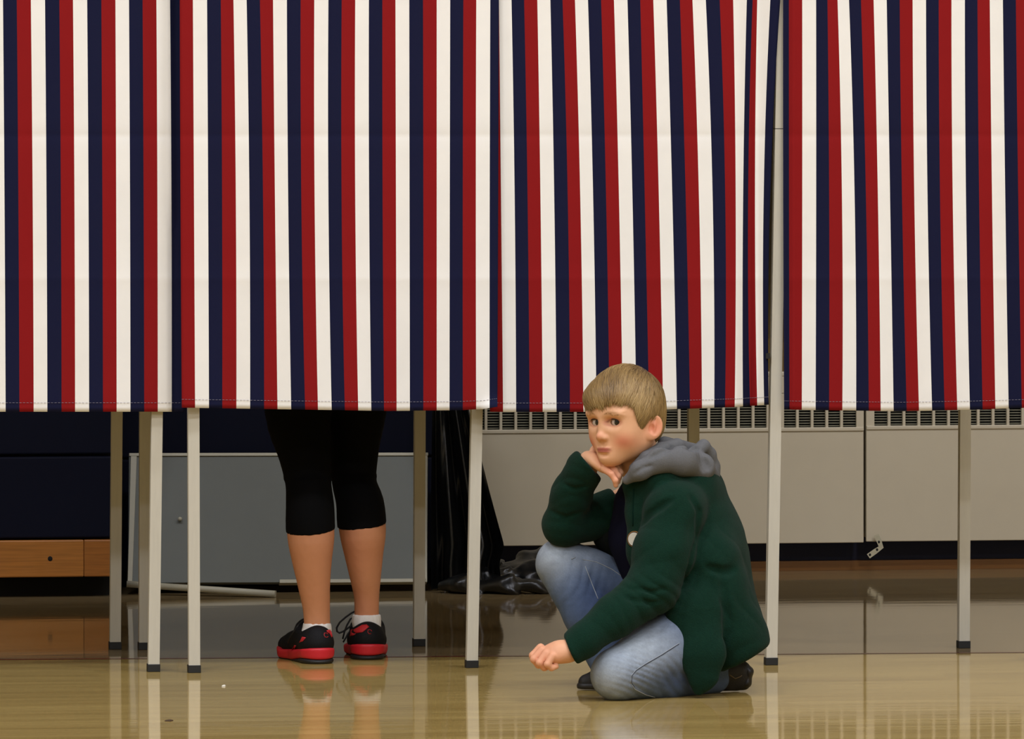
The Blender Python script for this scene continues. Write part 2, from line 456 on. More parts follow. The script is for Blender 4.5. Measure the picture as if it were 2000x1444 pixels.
# perforated strap hanging under the joint
M_strap = mat('dull_white_metal', srgb(178, 172, 146), 0.5, var=0.2, vscale=120)
M_hole = mat('black_hole', srgb(12, 12, 12), 0.8)
e = empty('hanging_strap', RM(on_plane(1715, BR)[0], BR-0.012, 0.05)); tag(e, 'small bent perforated white strap hanging below the radiator joint', 'strap')
SP = [(1711, 1045), (1716, 1055), (1721, 1069), (1710, 1077), (1696, 1087)]
def strap_pt(px, py, db=0.0): 
    a, Y = on_plane(px, BR-0.012-db); return at(px, py, Y)
m = MB(); wv = 5.0
L_, R_ = [], []
for i, (x, y) in enumerate(SP):
    t = Vector((SP[min(i+1, 4)][0]-SP[max(i-1, 0)][0], SP[min(i+1, 4)][1]-SP[max(i-1, 0)][1])).normalized(); nn = Vector((-t.y, t.x))*wv
    L_.append((x+nn.x, y+nn.y)); R_.append((x-nn.x, y-nn.y))
for dlt in (0.0, 0.003):
    for a_, b_ in zip(L_, R_): m.v += [tuple(strap_pt(*a_, dlt)), tuple(strap_pt(*b_, dlt))]
k = 10
for i in range(4):
    m.f += [(2*i, 2*i+1, 2*i+3, 2*i+2), (k+2*i+2, k+2*i+3, k+2*i+1, k+2*i), (2*i, 2*i+2, k+2*i+2, k+2*i), (2*i+1, k+2*i+1, k+2*i+3, 2*i+3)]; m.sm += [False]*4
m.f += [(0, k, k+1, 1), (8, 9, k+9, k+8)]; m.sm += [False]*2
m.build('strap_band', M_strap, e)
for (x, y) in ((1716.5, 1059), (1713, 1074), (1699, 1084)):
    m = MB(); m.ball(strap_pt(x, y, 0.003), (0.0032, 0.0012, 0.0036)); m.build('hole', M_hole, e)

# =================================================================== FOLDED BLEACHERS
M_navy = mat('dark_navy_board', srgb(13, 16, 32), 0.7, spec=0.12, var=0.12, vscale=5)
M_void = mat('black_recess', srgb(8, 8, 9), 0.9)
M_pine = mat('golden_pine_board', srgb(168, 108, 46), 0.38, var=0.45, vscale=2.6, stretch=(3, 3, 90), coat=0.15)
M_pine2 = mat('darker_pine_board', srgb(152, 94, 38), 0.38, var=0.45, vscale=2.9, stretch=(4, 4, 100), coat=0.15)
BB = 2.207
aL = on_plane(-1300, BB)[0]; aR = on_plane(226, BB)[0]
e = empty('folded_bleachers', RM((aL+aR)/2, BB, 0)); tag(e, 'folded navy bleachers with a golden pine kickboard, left of the booths', 'bleachers')
m = MB(); m.rbox((aL, BB+0.06, 0), (aR-0.01, RB1-0.01, 2.05)); m.build('bleacher_core', M_void, e)
zz = 0.146
for i in range(9):
    zt = zz+0.205
    m = MB(); m.rbox((aL, BB+(0.0 if i == 0 else 0.012), zz), (aR, BB+0.05, zt-0.006)); m.build('riser_panel', M_navy, e, bevel=0.004)
    zz = zt
aS = on_plane(163, BB)[0]
z0, z1 = zat(1127, 100, BB), zat(1055, 100, BB)
m = MB(); m.rbox((aL, BB-0.012, z0), (aS, BB+0.04, z1)); m.build('kickboard', M_pine, e, bevel=0.003)
m = MB(); m.rbox((aS+0.0006, BB-0.012, z0), (aR, BB+0.04, z1)); m.build('kickboard', M_pine2, e, bevel=0.003)
m = MB(); c = RM(on_plane(97, BB)[0], BB-0.012, zat(1091, 97, BB)); m.ball(c, (0.0062, 0.002, 0.0062), 14, 6)
m.build('bolt_hole', M_void, e)
B2 = 2.50
aL2 = on_plane(232, B2)[0]; aR2 = on_plane(905, B2)[0]
e = empty('folded_bleachers', RM((aL2+aR2)/2, B2, 0)); tag(e, 'recessed navy bleacher section behind the leaning grey board', 'bleachers')
m = MB(); m.rbox((aL2, B2+0.05, 0), (aR2-0.005, RB1-0.01, 1.7)); m.build('bleacher_core', M_void, e)
for (q0, q1) in ((0.04, 0.32), (0.325, 0.76), (0.765, 1.2), (1.205, 1.68)):
    m = MB(); m.rbox((aL2, B2, q0), (aR2, B2+0.045, q1)); m.build('riser_panel', M_navy, e, bevel=0.004)

# =================================================================== LEANING GREY BOARD
M_grey = mat('grey_laminate', srgb(104, 108, 103), 0.5, spec=0.3, var=0.05, vscale=14)
M_alu_d = mat('dull_aluminium_edge', srgb(176, 172, 152), 0.42, var=0.06, vscale=40)
BL = 2.28                                       # foot of the board
def lean(px, py):                               # a point of the leaning plane: b rises with height
    b = BL
    for _ in range(6):
        a, Y = on_plane(px, b); p = at(px, py, Y); b = BL+0.38*max(p.z-0.02, 0)
    return p
c = lean(540, 1140); e = empty('grey_board', (c.x, c.y, 0)); tag(e, 'framed grey board leaning sideways on the floor behind the standing voter', 'board')
nrm = (lean(540, 900)-lean(540, 1100)).cross(lean(700, 1000)-lean(400, 1000)).normalized()
if nrm.y > 0: nrm = -nrm
def slab(name, quad, th, m_, par, off=0.0, bevel=0.001):
    q = [lean(*p)+nrm*off for p in quad]; m = MB(); 
    m.v = [tuple(p) for p in q]+[tuple(p-nrm*th) for p in q]
    m.f = [(0, 1, 2, 3), (7, 6, 5, 4)]+[(i, i+4, (i+1) % 4+4, (i+1) % 4) for i in range(4)]; m.sm = [False]*6
    return m.build(name, m_, par, bevel=bevel)
slab('panel', [(252, 888), (250, 1139), (832, 1137), (834, 888)], 0.018, M_grey, e)
slab('frame_strip', [(252, 886), (252, 892), (836, 891), (836, 885)], 0.022, M_alu_d, e, 0.004)
slab('frame_strip', [(255, 892), (249, 1141), (258, 1141), (267, 892)], 0.022, M_alu_d, e, 0.004)
slab('frame_strip', [(829, 891), (829, 1138), (834, 1138), (835, 891)], 0.022, M_alu_d, e, 0.004)
slab('frame_strip', [(546, 1133), (546, 1140), (833, 1138), (833, 1131)], 0.022, M_alu_d, e, 0.004)
m = MB()
A_ = at(249, 1143, gy(1162)); A_.z = 0.0265; B_ = at(538, 1162, gy(1167)-0.005); B_.z = 0.0085
m.tube([A_, B_], 0.0108, 4); o = m.build('loose_rail', M_alu_d, e); 
m = MB(); m.ball(lean(351, 1016)+nrm*0.008, 0.0055); m.build('knob', M_alu_d, e)

# =================================================================== BLACK PLASTIC DRAPE
M_plast = mat('black_plastic_sheet', srgb(13, 13, 13), 0.32, spec=0.5, bump=0.25, bscale=60)
def drape():
    NU, NV = 56, 70
    V = []
    prof = [(560, 846, 905), (800, 844, 916), (880, 843, 936), (960, 842, 956), (1030, 842, 975), (1066, 842, 985), (1100, 842, 975), (1140, 842, 980), (1163, 842, 1000)]
    for j in range(NV+1):
        y = 560+(1163-560)*j/NV
        for a, b in zip(prof, prof[1:]):
            if a[0] <= y <= b[0]+1e-6: t = (y-a[0])/(b[0]-a[0]); l = a[1]+(b[1]-a[1])*t; r = a[2]+(b[2]-a[2])*t; break
        g = (y-560)/603
        for i in range(NU+1):
            u = i/NU
            px = l+(r-l)*u
            fold = (0.018+0.03*g)*math.sin(u*17+0.6*math.sin(g*5))*(0.4+0.6*g)+0.012*math.sin(u*41+g*7)*g
            b = 2.39-0.10*g-0.02*u+fold
            a_, Y = on_plane(px, b); p = at(px, y+(6*math.sin(u*9)*g if y > 1070 else 0), Y); p.z = max(p.z, 0.004)
            V.append(tuple(p))
    Q = [(j*(NU+1)+i, (j+1)*(NU+1)+i, (j+1)*(NU+1)+i+1, j*(NU+1)+i+1) for j in range(NV) for i in range(NU)]
    f = Field(); rr = random.Random(5)
    def FP(px, py, h): q = at(px, py, gy(py)); q.z = h; return q
    tubes = [((866, 1158), (900, 1160), (960, 1158), .024), ((878, 1152), (930, 1152), (1010, 1158), .032), ((930, 1160), (1000, 1161), (1085, 1160), .024),
             ((980, 1150), (1040, 1148), (1092, 1152), .040), ((1010, 1146), (1050, 1140), (1088, 1136), .050), ((950, 1150), (985, 1144), (1030, 1150), .034), ((940, 1148), (960, 1140), (990, 1136), .035), ((885, 1150), (905, 1145), (940, 1150), .040)]
    for a, b, c_, r in tubes:
        f.chain([FP(*a, r*.4), FP(*b, r*.75), FP(*c_, r*.4)], [r*.7, r, r*.6], k=0.02)
    f.dispf = lambda P: 0.006*np.sin(P[:, 0]*70+P[:, 1]*40+3*np.sin(P[:, 2]*60))+0.004*sine_noise(P, 120, 3)
    f.dm = 0.012
    f.plane((0, 0, 0.001), (0, 0, -1), 0.002)
    hm = f.mesh('heap', 0.006)
    v2 = np.empty(len(hm.vertices)*3, np.float32); hm.vertices.foreach_get('co', v2); v2 = v2.reshape(-1, 3)
    q2 = np.empty(len(hm.polygons)*4, np.int32); hm.polygons.foreach_get('vertices', q2); q2 = q2.reshape(-1, 4)
    VV = np.concatenate([np.array(V, np.float32), v2]); QQ = np.concatenate([np.array(Q, np.int32), q2+len(V)])
    bpy.data.meshes.remove(hm)
    return np_mesh('black_drape', VV, QQ)
o = link('black_drape', drape(), M_plast); tag(o, 'black plastic sheet hanging and heaped on the floor beside the radiator', 'plastic sheet')

# =================================================================== VOTING BOOTHS
M_alu = mat('satin_aluminium_tube', srgb(196, 192, 176), 0.42, metal=0.0, spec=0.5, var=0.07, vscale=9, stretch=(20, 20, 2))
M_rub = mat('black_rubber', srgb(20, 22, 22), 0.6)
M_booth = mat('pale_booth_panel', srgb(186, 178, 152), 0.6)
M_latch = mat('black_latch', srgb(15, 15, 15), 0.5)
ZTOP = 1.88
def post(e, px, py, pxt, yt, name='post'):
    """square tube standing at floor pixel (px,py), leaning to pixel column pxt at row yt"""
    Y = gy(py); A = at(px, py, Y); T = at(pxt, yt, Y)
    d = (T-A); d = d/d.z
    ex = Vector((CT, ST, 0)); ey = Vector((-ST, CT, 0)); r = 0.0122
    sq = [(-1, -1), (1, -1), (1, -.2), (.8, -.2), (.8, .2), (1, .2), (1, 1), (.2, 1), (.2, .8), (-.2, .8), (-.2, 1), (-1, 1), (-1, .2), (-.8, .2), (-.8, -.2), (-1, -.2)]
    m = MB(); m.prism(A+d*0.014, A+d*ZTOP, r, (ex, ey), sq)
    o = m.build(name, M_alu, e)
    m = MB(); s2 = [(-1, -1), (1, -1), (1, 1), (-1, 1)]
    m.prism(A, A+d*0.0165, 0.0138, (ex, ey), s2)
    f = m.build('rubber_foot', M_rub, None, bevel=0.001); f.parent = o; f.location = (0, 0, 0)
    return A, d
def beam(e, A, B, name, m_, r=0.012):
    m = MB(); m.tube([A, B], r*1.3, 4); return m.build(name, m_, e)
def booth(label, posts, extra_posts, panel=True):
    pts = [(gy(p[1]), p) for p in posts]
    cx = sum(at(p[0], p[1], gy(p[1])).x for p in posts)/len(posts); cy = sum(gy(p[1]) for p in posts)/len(posts)
    e = empty('voting_booth', (cx, cy, 0)); tag(e, label, 'voting booth', 'row of voting booths')
    res = [post(e, *p) for p in posts]
    for p in extra_posts: res.append(post(e, *p))
    return e, res
def fill(e, c4, label_shelf='shelf'):
    """c4 floor corners: front left, front right, back right, back left"""
    def quad(name, ps, th, m_):
        m = MB(); n_ = (ps[1]-ps[0]).cross(ps[3]-ps[0]).normalized()*th
        m.v = [tuple(p) for p in ps]+[tuple(p+n_) for p in ps]
        m.f = [(3, 2, 1, 0), (4, 5, 6, 7)]+[(i, (i+1) % 4, (i+1) % 4+4, i+4) for i in range(4)]; m.sm = [False]*6
        m.build(name, m_, e)
    U = lambda p, z: Vector((p.x, p.y, z))
    fl, fr, br, bl = c4
    ins = 0.02
    cen = (fl+fr+br+bl)/4
    fl, fr, br, bl = [p+(cen-p)*ins for p in (fl, fr, br, bl)]
    quad('shelf', [U(fl*.27+bl*.73, .86), U(fr*.27+br*.73, .86), U(br, .86), U(bl, .86)], 0.018, M_booth)
    quad('side_panel', [U(bl, .70), U(fl*.97+bl*.03, .70), U(fl*.97+bl*.03, 1.80), U(bl, 1.80)], 0.004, M_booth)
    quad('side_panel', [U(br, .70), U(fr*.97+br*.03, .70), U(fr*.97+br*.03, 1.80), U(br, 1.80)], 0.004, M_booth)
    quad('back_panel', [U(bl, .62), U(br, .62), U(br, 1.80), U(bl, 1.80)], 0.004, M_booth)
    for (p, q) in ((fl, fr), (fr, br), (br, bl), (bl, fl)):
        beam(e, U(p, 1.865), U(q, 1.865), 'top_rail', M_alu)
G = lambda px, py: at(px, py, gy(py))
e, r = booth('voting booth at the left edge with one front leg near the grey board', [(299.5, 1312, 306, 805), (224.5, 1268, 228, 805)], [(-270, 1321, -268, 805), (-330, 1274, -327, 805)])
fill(e, [G(-270, 1321), G(299, 1312), G(224, 1268), G(-330, 1274)])
e, r = booth('voting booth where the adult in black leggings stands', [(379, 1314, 377.5, 805), (921, 1304.5, 930.5, 805), (281.5, 1269, 283, 805), (818, 1262, 819.6, 805)], [])
fill(e, [G(379, 1314), G(921, 1304.5), G(818, 1262), G(281.5, 1269)])
e, r = booth('voting booth behind the crouching boy with a pale leg beside his jacket', [(1505.5, 1299, 1514.5, 760), (1354, 1262, 1354, 805)], [])
fill(e, [G(955, 1303), G(1505, 1299), G(1400, 1255), G(860, 1260)])
# latch and bracket on the front leg
p = at(1500, 690, gy(1299)-0.016); m = MB(); m.box((p.x-0.005, p.y-0.006, p.z-0.012), (p.x+0.004, p.y+0.006, p.z)); m.build('latch', M_latch, e)
_A = at(1505.5, 1299, gy(1299)); _T = at(1514.5, 760, gy(1299)); _d = (_T-_A)/(_T-_A).z; c = _A+_d*(at(1520, 252, gy(1299)).z)
m = MB(); m.prism(c, c+_d*0.0016, 0.01235, (Vector((CT, ST, 0)), Vector((-ST, CT, 0))), [(-1, -1), (1, -1), (1, 1), (-1, 1)]); m.build('tube_joint', M_latch, e)
p = at(1527.5, 775, gy(1299)); m = MB(); m.box((p.x-0.004, p.y-0.003, p.z-0.022), (p.x-0.0025, p.y+0.003, p.z+0.008)); m.box((p.x-0.004, p.y-0.003, p.z+0.0066), (p.x+0.004, p.y+0.003, p.z+0.008)); m.build('bracket', M_alu, e)
e, r = booth('voting booth at the right edge with a rear leg before the radiator', [(2016, 1291, 2018, 805), (1881.6, 1266, 1884, 805)], [])
fill(e, [G(1545, 1298), G(2016, 1291), G(1881.6, 1266), G(1480, 1262)])

# =================================================================== STRIPED CURTAINS
def stripe_material():
    m = bpy.data.materials.new('striped_cotton'); m.use_nodes = True
    nt = m.node_tree; N = nt.nodes; Lk = nt.links; p = N['Principled BSDF']
    uv = N.new('ShaderNodeUVMap'); uv.uv_map = 'UVMap'
    sx = N.new('ShaderNodeSeparateXYZ'); Lk.new(uv.outputs['UV'], sx.inputs[0])
    md = N.new('ShaderNodeMath'); md.operation = 'MODULO'; md.inputs[1].default_value = 3.0; Lk.new(sx.outputs['X'], md.inputs[0])
    dv = N.new('ShaderNodeMath'); dv.operation = 'DIVIDE'; dv.inputs[1].default_value = 3.0; Lk.new(md.outputs[0], dv.inputs[0])
    r = N.new('ShaderNodeValToRGB'); r.color_ramp.interpolation = 'CONSTANT'
    el = r.color_ramp.elements
    el[0].position = 0; el[0].color = C_NAVY
    el[1].position = 1/3; el[1].color = C_RED
    x = el.new(2/3); x.color = C_WHITE
    Lk.new(dv.outputs[0], r.inputs[0])
    tc = N.new('ShaderNodeTexCoord'); nz = N.new('ShaderNodeTexNoise'); nz.inputs['Scale'].default_value = 14; nz.inputs['Detail'].default_value = 5; Lk.new(tc.outputs['Object'], nz.inputs['Vector'])
    mr = N.new('ShaderNodeMapRange'); mr.inputs['To Min'].default_value = 0.95; mr.inputs['To Max'].default_value = 1.05; Lk.new(nz.outputs['Fac'], mr.inputs['Value'])
    vm = N.new('ShaderNodeVectorMath'); vm.operation = 'SCALE'; Lk.new(r.outputs['Color'], vm.inputs[0]); Lk.new(mr.outputs['Result'], vm.inputs['Scale'])
    Lk.new(vm.outputs[0], p.inputs['Base Color']); p.inputs['Roughness'].default_value = 0.85; p.inputs['Specular IOR Level'].default_value = 0.2
    n2 = N.new('ShaderNodeTexNoise'); n2.inputs['Scale'].default_value = 900; Lk.new(tc.outputs['Object'], n2.inputs['Vector'])
    bp = N.new('ShaderNodeBump'); bp.inputs['Strength'].default_value = 0.12; bp.inputs['Distance'].default_value = 0.001
    Lk.new(n2.outputs['Fac'], bp.inputs['Height']); Lk.new(bp.outputs['Normal'], p.inputs['Normal'])
    return m
C_NAVY, C_RED, C_WHITE = srgb(14, 18, 50), srgb(134, 15, 17), srgb(238, 237, 231)
M_str = stripe_material()
M_thread = mat('pale_thread', srgb(150, 146, 160), 0.8)
CAT = {'A': ([5.8,32.6,60.2,87.9,115.8,142.5,170.2,197.8,225.4,251.9,278.4,305.4,332.2,356], [9,36,64,91,119,145.5,173,200,227,254,280.5,307.5,335,359], [11,37.8,65.7,92.5,120.1,146.6,174,201,227.8,254.8,281.6,308.1,335.4,361]),
 'B': ([351,376.7,404.4,431.1,455.9,481.7,507.6,533.2,560.3,587,613.8,641.4,667.3,693.8,720.5,746.7,772.3,799.3,826.1,852.9,879.3,904.9,930.2,957.6,974.4],
       [352.6,379,406.7,433.8,460.8,487.4,514,537.3,563.2,588.8,614.7,641.7,667.3,694,721.1,747.3,773.4,799.9,826.7,852.9,878.4,903.7,929.3,956.4,973],
       [355,381,408.1,434,461.7,488.5,515.8,542,568.7,595.8,621,647.8,673.4,699.6,725.2,749.9,774.6,800.5,826.7,852.9,877.9,903.8,930,956.1,971.5]),
 'C': ([950,974.4,999,1023.6,1049.4,1074.9,1098.6,1122.9,1148.4,1173.9,1199.1,1225.5,1250.4,1275.9,1302,1327.8,1352.4,1378.5,1405.5,1431.9,1458.6,1470,1479,1504.5,1524],
       [953,978.9,1005.6,1030.8,1056,1083,1109.4,1134,1159.2,1184.4,1209.6,1236,1260,1287.6,1314,1340.1,1365.9,1392.6,1416.9,1437,1451.1,1461,1474.5,1491,1503.6],
       [957,982.5,1008,1034.1,1059.9,1086.9,1113,1139.4,1164.9,1190.4,1216.2,1242.9,1267.8,1295.1,1322.1,1347.6,1371,1395,1416,1434.9,1451.1,1464.9,1479,1492.5,1501.5]),
 'D': ([1529.6,1540.7,1566.8,1593.9,1616,1635.8,1658.2,1681.5,1706.2,1731.8,1757.1,1782.4,1808.6,1833.3,1858.3,1884.5,1909,1933.1,1958.7,1984],
       [1530,1541,1566.8,1594,1619.5,1644.8,1669.8,1691.9,1715.2,1739,1762.3,1786.2,1812.1,1836.5,1861.2,1887.1,1912.7,1938,1963.9,1989.2],
       [1531.6,1541.8,1566,1593,1619.2,1645.1,1672.1,1696.9,1720.1,1745.4,1770.8,1794.9,1820.5,1844.9,1869.7,1894.4,1919.1,1944.1,1970,1995.6])}
def extend(key, left, right):
    rows = CAT[key]
    for r_ in rows:
        for i in range(left): r_.insert(0, r_[0]-27.2)
        for i in range(right): r_.append(r_[-1]+25.8)
extend('A', 10, 0); extend('D', 0, 3)
def interp(xs, ys, x):
    return float(np.interp(x, xs, ys))
def curtain(key, phase, label, b_of, depth, hem, uoff_end=(1.0, 1.0)):
    """phase: colour index of the first stripe (0 navy 1 red 2 white); uoff_end: share of first and last stripe shown"""
    t_, mdl, bt = [np.array(r_, float) for r_ in CAT[key]]
    n = len(t_); SUB = 4
    ts = np.linspace(0, n-1, (n-1)*SUB+1)
    def cr(row):                                 # smooth through the stripe edges
        out = []
        for t in ts:
            i = min(int(t), n-2); f = t-i
            p0, p1, p2, p3 = row[max(i-1, 0)], row[i], row[i+1], row[min(i+2, n-1)]
            if i == 0: p0 = 2*p1-p2
            if i == n-2: p3 = 2*p2-p1
            out.append(0.5*((2*p1)+(-p0+p2)*f+(2*p0-5*p1+4*p2-p3)*f*f+(-p0+3*p1-3*p2+p3)*f**3))
        return np.array(out)
    rt, rm, rb = cr(t_), cr(mdl), cr(bt)
    ytop = 84-(1.845-1.36)*900
    rows = [ytop, -250, -120, 0, 60, 120, 180, 230, 252, 260, 265, 270, 278, 300, 350, 400, 450, 500, 530, 540, 545, 550, 560, 590, 630, 670, 700, 730, 755, 772, 784, 792, 801]
    V = []; UV = []
    for y in rows:
        for c_, u in enumerate(ts):
            # quadratic through rows 0, 420, 800
            if y <= 0: x = rt[c_]+(rm[c_]-rt[c_])/420*y*0.3
            else:
                l0 = (y-420)*(y-800)/(420*800); l1 = y*(y-800)/(420*(420-800)); l2 = y*(y-420)/(800*380)
                x = rt[c_]*l0+rm[c_]*l1+rb[c_]*l2
            yy = y
            if y > 700: yy = y+(hem(x)-801)*(y-700)/101
            g = (y-ytop)/(801-ytop)
            b = b_of(x)+depth(u, x, yy, g)
            b += 0.0014*math.exp(-((y-265)/7)**2)-0.0012*math.exp(-((y-545)/9)**2)
            a_, Y = on_plane(x, b)
            V.append(tuple(at(x, yy, Y)))
            uu = u
            if u < 1: uu = 1-(1-u)*uoff_end[0]
            if u > n-2: uu = n-2+(u-(n-2))*uoff_end[1]
            UV.append((uu+phase+0.0, g))
    nc = len(ts)
    Q = np.array([(j*nc+i, (j+1)*nc+i, (j+1)*nc+i+1, j*nc+i+1) for j in range(len(rows)-1) for i in range(nc-1)], np.int32)
    V = np.array(V, np.float32)
    # flat stripe colours need face corners kept inside their own stripe
    base = V.mean(0); base[2] = 0
    me = np_mesh('booth_curtain', V-base, Q)
    uvl = me.uv_layers.new(name='UVMap')
    UVa = np.array(UV, np.float32)
    lu = UVa[Q.ravel()].copy().reshape(-1, 4, 2)
    mid = lu[:, :, 0].mean(1, keepdims=True)
    lu[:, :, 0] = mid+(lu[:, :, 0]-mid)*0.98
    uvl.data.foreach_set('uv', lu.ravel())
    o = link('booth_curtain', me, M_str); o.location = tuple(base)
    so = o.modifiers.new('cloth_thickness', 'SOLIDIFY'); so.thickness = 0.0008
    tag(o, label, 'curtain', 'striped booth curtains')
    # hem stitching: thin thread line 17 px above the hem
    m = MB(); jr = rows.index(784)
    pts = [Vector(V[jr*nc+i])+Vector((0, -0.0012, 0)) for i in range(nc)]
    i = 0
    while i < nc-1:
        m.tube([pts[i], pts[i]*0.35+pts[i+1]*0.65], 0.00042, 4); i += 1
    s_ = m.build('hem_stitching', M_thread, o); 
    return o
curtain('A', 2, 'striped curtain at the left edge, hanging in front of the bleachers', lambda x: 0.022, lambda u, x, y, g: 0.006*g*math.sin(x/40.0)+(0.010 if x > 335 else 0.0), lambda x: 804.5)
curtain('B', 1, 'striped curtain hiding the upper body of the adult in black leggings', lambda x: -0.012,
        lambda u, x, y, g: 0.010*g*g*math.sin((x-430)/50.0)-(0.03*max(0, (y-770)/30)**2*max(0, (x-935)/38) if y > 770 else 0),
        lambda x: interp([350, 480, 760, 900, 945, 973], [796.5, 798.5, 803, 801.5, 799, 794], x))
_cx = [940, 1000, 1080, 1160, 1240, 1330, 1400, 1437, 1451, 1464, 1478, 1491, 1503, 1530]
_cd = [0.02, 0.012, 0.004, 0.014, 0.002, 0.014, 0.002, 0.000, 0.012, 0.026, 0.010, 0.022, 0.036, 0.05]
curtain('C', 1, 'striped curtain directly above the crouching boy, bunched at its right end', lambda x: 0.010,
        lambda u, x, y, g: interp(_cx, _cd, x)*(0.25+0.75*g)-0.016, lambda x: interp([950, 1000, 1140, 1300, 1440, 1505], [804.5, 805, 805, 800.5, 795, 790.5], x))
curtain('D', 0, 'striped curtain at the right edge, right of the pale leg', lambda x: 0.006,
        lambda u, x, y, g: 0.012*(0.3+0.7*g)*math.sin((x-1560)/33.0)+(0.012 if x < 1545 else 0), lambda x: interp([1530, 1600, 1760, 1900, 2000, 2100], [800, 801.5, 803.5, 800.5, 797, 797], x), (0.42, 1.0))
# scraps on the floor
def scrap(px, py, pts, m_, label):
    c = at(px, py, gy(py)); m = MB(); n = len(pts)
    for z, k in ((0.0, 1.0), (0.0016, 0.92)):
        for i, (x, y) in enumerate(pts): m.v.append((c.x+x*k, c.y+y*k, 0.0004+z+(0.0008*(i % 2) if z else 0)))
    m.f = [tuple(range(n))[::-1], tuple(range(n, 2*n))]+[(i, (i+1) % n, (i+1) % n+n, i+n) for i in range(n)]; m.sm = [False]*(n+2)
    tag(m.build('floor_scrap', m_), label, 'scrap')
scrap(437, 1341, [(-.004, -.010), (.003, -.012), (.0045, .002), (.001, .012), (-.0035, .006)], mat('white_paper_scrap', srgb(226, 222, 205), .8), 'tiny white paper scrap on the floor between the booth legs')
scrap(330, 1409, [(-.009, -.006), (.004, -.012), (.009, .002), (.002, .012), (-.006, .006)], mat('brown_leaf_scrap', srgb(70, 52, 34), .8), 'tiny brown leaf scrap on the floor at the bottom left')
# =================================================================== THE CROUCHING BOY
KY = 15.45
def K(px, py, dy=0.0): return np.array(at(px, py, KY+dy), dtype=np.float64)
PXM = KY/FPX
def sub(f, g, k=0.012, op='u'):                 # add a finished field to another
    if op == 'u': f.lo = np.minimum(f.lo, g.lo); f.hi = np.maximum(f.hi, g.hi)
    f.ops.append((op, g.raw, k)); return f
def kch(f, pts, k=0.012, flat=None):            # pts: (px, py, dy, radius in px)
    return f.chain([K(*p[:3]) for p in pts], [p[3]*PXM for p in pts], k=k, flat=flat)
BOY = empty('person', (float(K(1290, 1350)[0]), 15.42, 0)); tag(BOY, 'boy in a green fleece jacket crouching on one knee, chin on his hand', 'person')
# ---- head frame: he faces left and 40 degrees round towards the viewer
yaw = math.radians(41)
HF = np.array([-math.sin(yaw), -math.cos(yaw), 0.0]); HL = np.array([-HF[1], HF[0], 0.0]); HU = np.array([0, 0, 1.0])
_r = math.radians(2.0)                           # slight tilt of the head onto the hand
HLr = HL*math.cos(_r)+HU*math.sin(_r); HUr = HU*math.cos(_r)-HL*math.sin(_r); HL, HU = HLr, HUr
_p = math.radians(-1.0); HFp = HF*math.cos(_p)+HU*math.sin(_p); HUp = HU*math.cos(_p)-HF*math.sin(_p); HF, HU = HFp, HUp
HC = K(1223, 822, -0.03)
HR = np.array([HF, HL, HU])
def hd(f, l, u): return HC+HF*f+HL*l+HU*u
def loc(P): return (P-HC.astype(np.float32))@HR.T.astype(np.float32)
def rotz_rows(a):                                # rows of an axis frame turned by a about the head's up axis
    c, s = math.cos(a), math.sin(a)
    return np.array([HF*c+HL*s, -HF*s+HL*c, HU])
body = Field()
hd_f = Field()
def he(c, r, k=0.02, op='u', a=None): hd_f.ell(hd(*c), r, HR if a is None else a, k, op)
def hc(a, b, ra, rb, k=0.012, op='u'): hd_f.cone(hd(*a), hd(*b), ra, rb, k, op)
FS, US = -0.0075, 0.90                           # child's face: set back and short below the eyes
def fx(c): return (c[0]+(FS if c[0] > 0.04 else 0.0), c[1], c[2]*(US if c[2] < 0 else 1.0))
def fe(c, r, k=0.02, op='u'): he(fx(c), r, k, op)
def fc(a_, b_, ra, rb, k=0.012, op='u'): hc(fx(a_), fx(b_), ra, rb, k, op)
he((-0.001, 0, 0.027), (0.082, 0.068, 0.080), 0.02)                     # cranium
he((0.026, 0, -0.014), (0.048, 0.053, 0.054), 0.03)                     # face mass
fe((0.050, 0, 0.024), (0.034, 0.050, 0.036), 0.03)                      # forehead
for s in (-1, 1):
    fe((0.049, s*0.030, -0.034), (0.026, 0.024, 0.028), 0.025)          # cheek
    fc((-0.002, s*0.048, -0.044), (0.054, s*0.013, -0.080), 0.012, 0.012, 0.03)   # jaw line
fe((0.059, 0, -0.060), (0.025, 0.027, 0.026), 0.02)                     # muzzle
fe((0.067, 0, -0.083), (0.0150, 0.0165, 0.0130), 0.018)                 # chin
for s in (-1, 1):
    fe((0.094, s*0.0268, 0.0010), (0.0215, 0.0185, 0.0125), 0.012, 's') # eye socket
    fe((0.077, s*0.029, 0.019), (0.008, 0.018, 0.0050), 0.012)          # brow
fc((0.078, 0, 0.002), (0.091, 0, -0.029), 0.0058, 0.0072, 0.012)        # nose
fe((0.0925, 0, -0.0315), (0.0082, 0.0082, 0.0074), 0.006)
for s in (-1, 1):
    fe((0.0860, s*0.0090, -0.0350), (0.0080, 0.0050, 0.0054), 0.005)
    fe((0.0920, s*0.0045, -0.0412), (0.0035, 0.0026, 0.0022), 0.002, 's')
fe((0.0828, 0, -0.0596), (0.0058, 0.0175, 0.0031), 0.004)               # lips
fe((0.0824, 0, -0.0665), (0.0060, 0.0150, 0.0037), 0.004)
fc((0.0900, -0.015, -0.0632), (0.0900, 0.015, -0.0632), 0.0014, 0.0014, 0.002, 's')
fe((0.0895, 0, -0.049), (0.003, 0.0030, 0.006), 0.004, 's')             # philtrum
fe((0.0875, 0, -0.0750), (0.006, 0.012, 0.0034), 0.006, 's')
EYES = []
ER = 0.0128
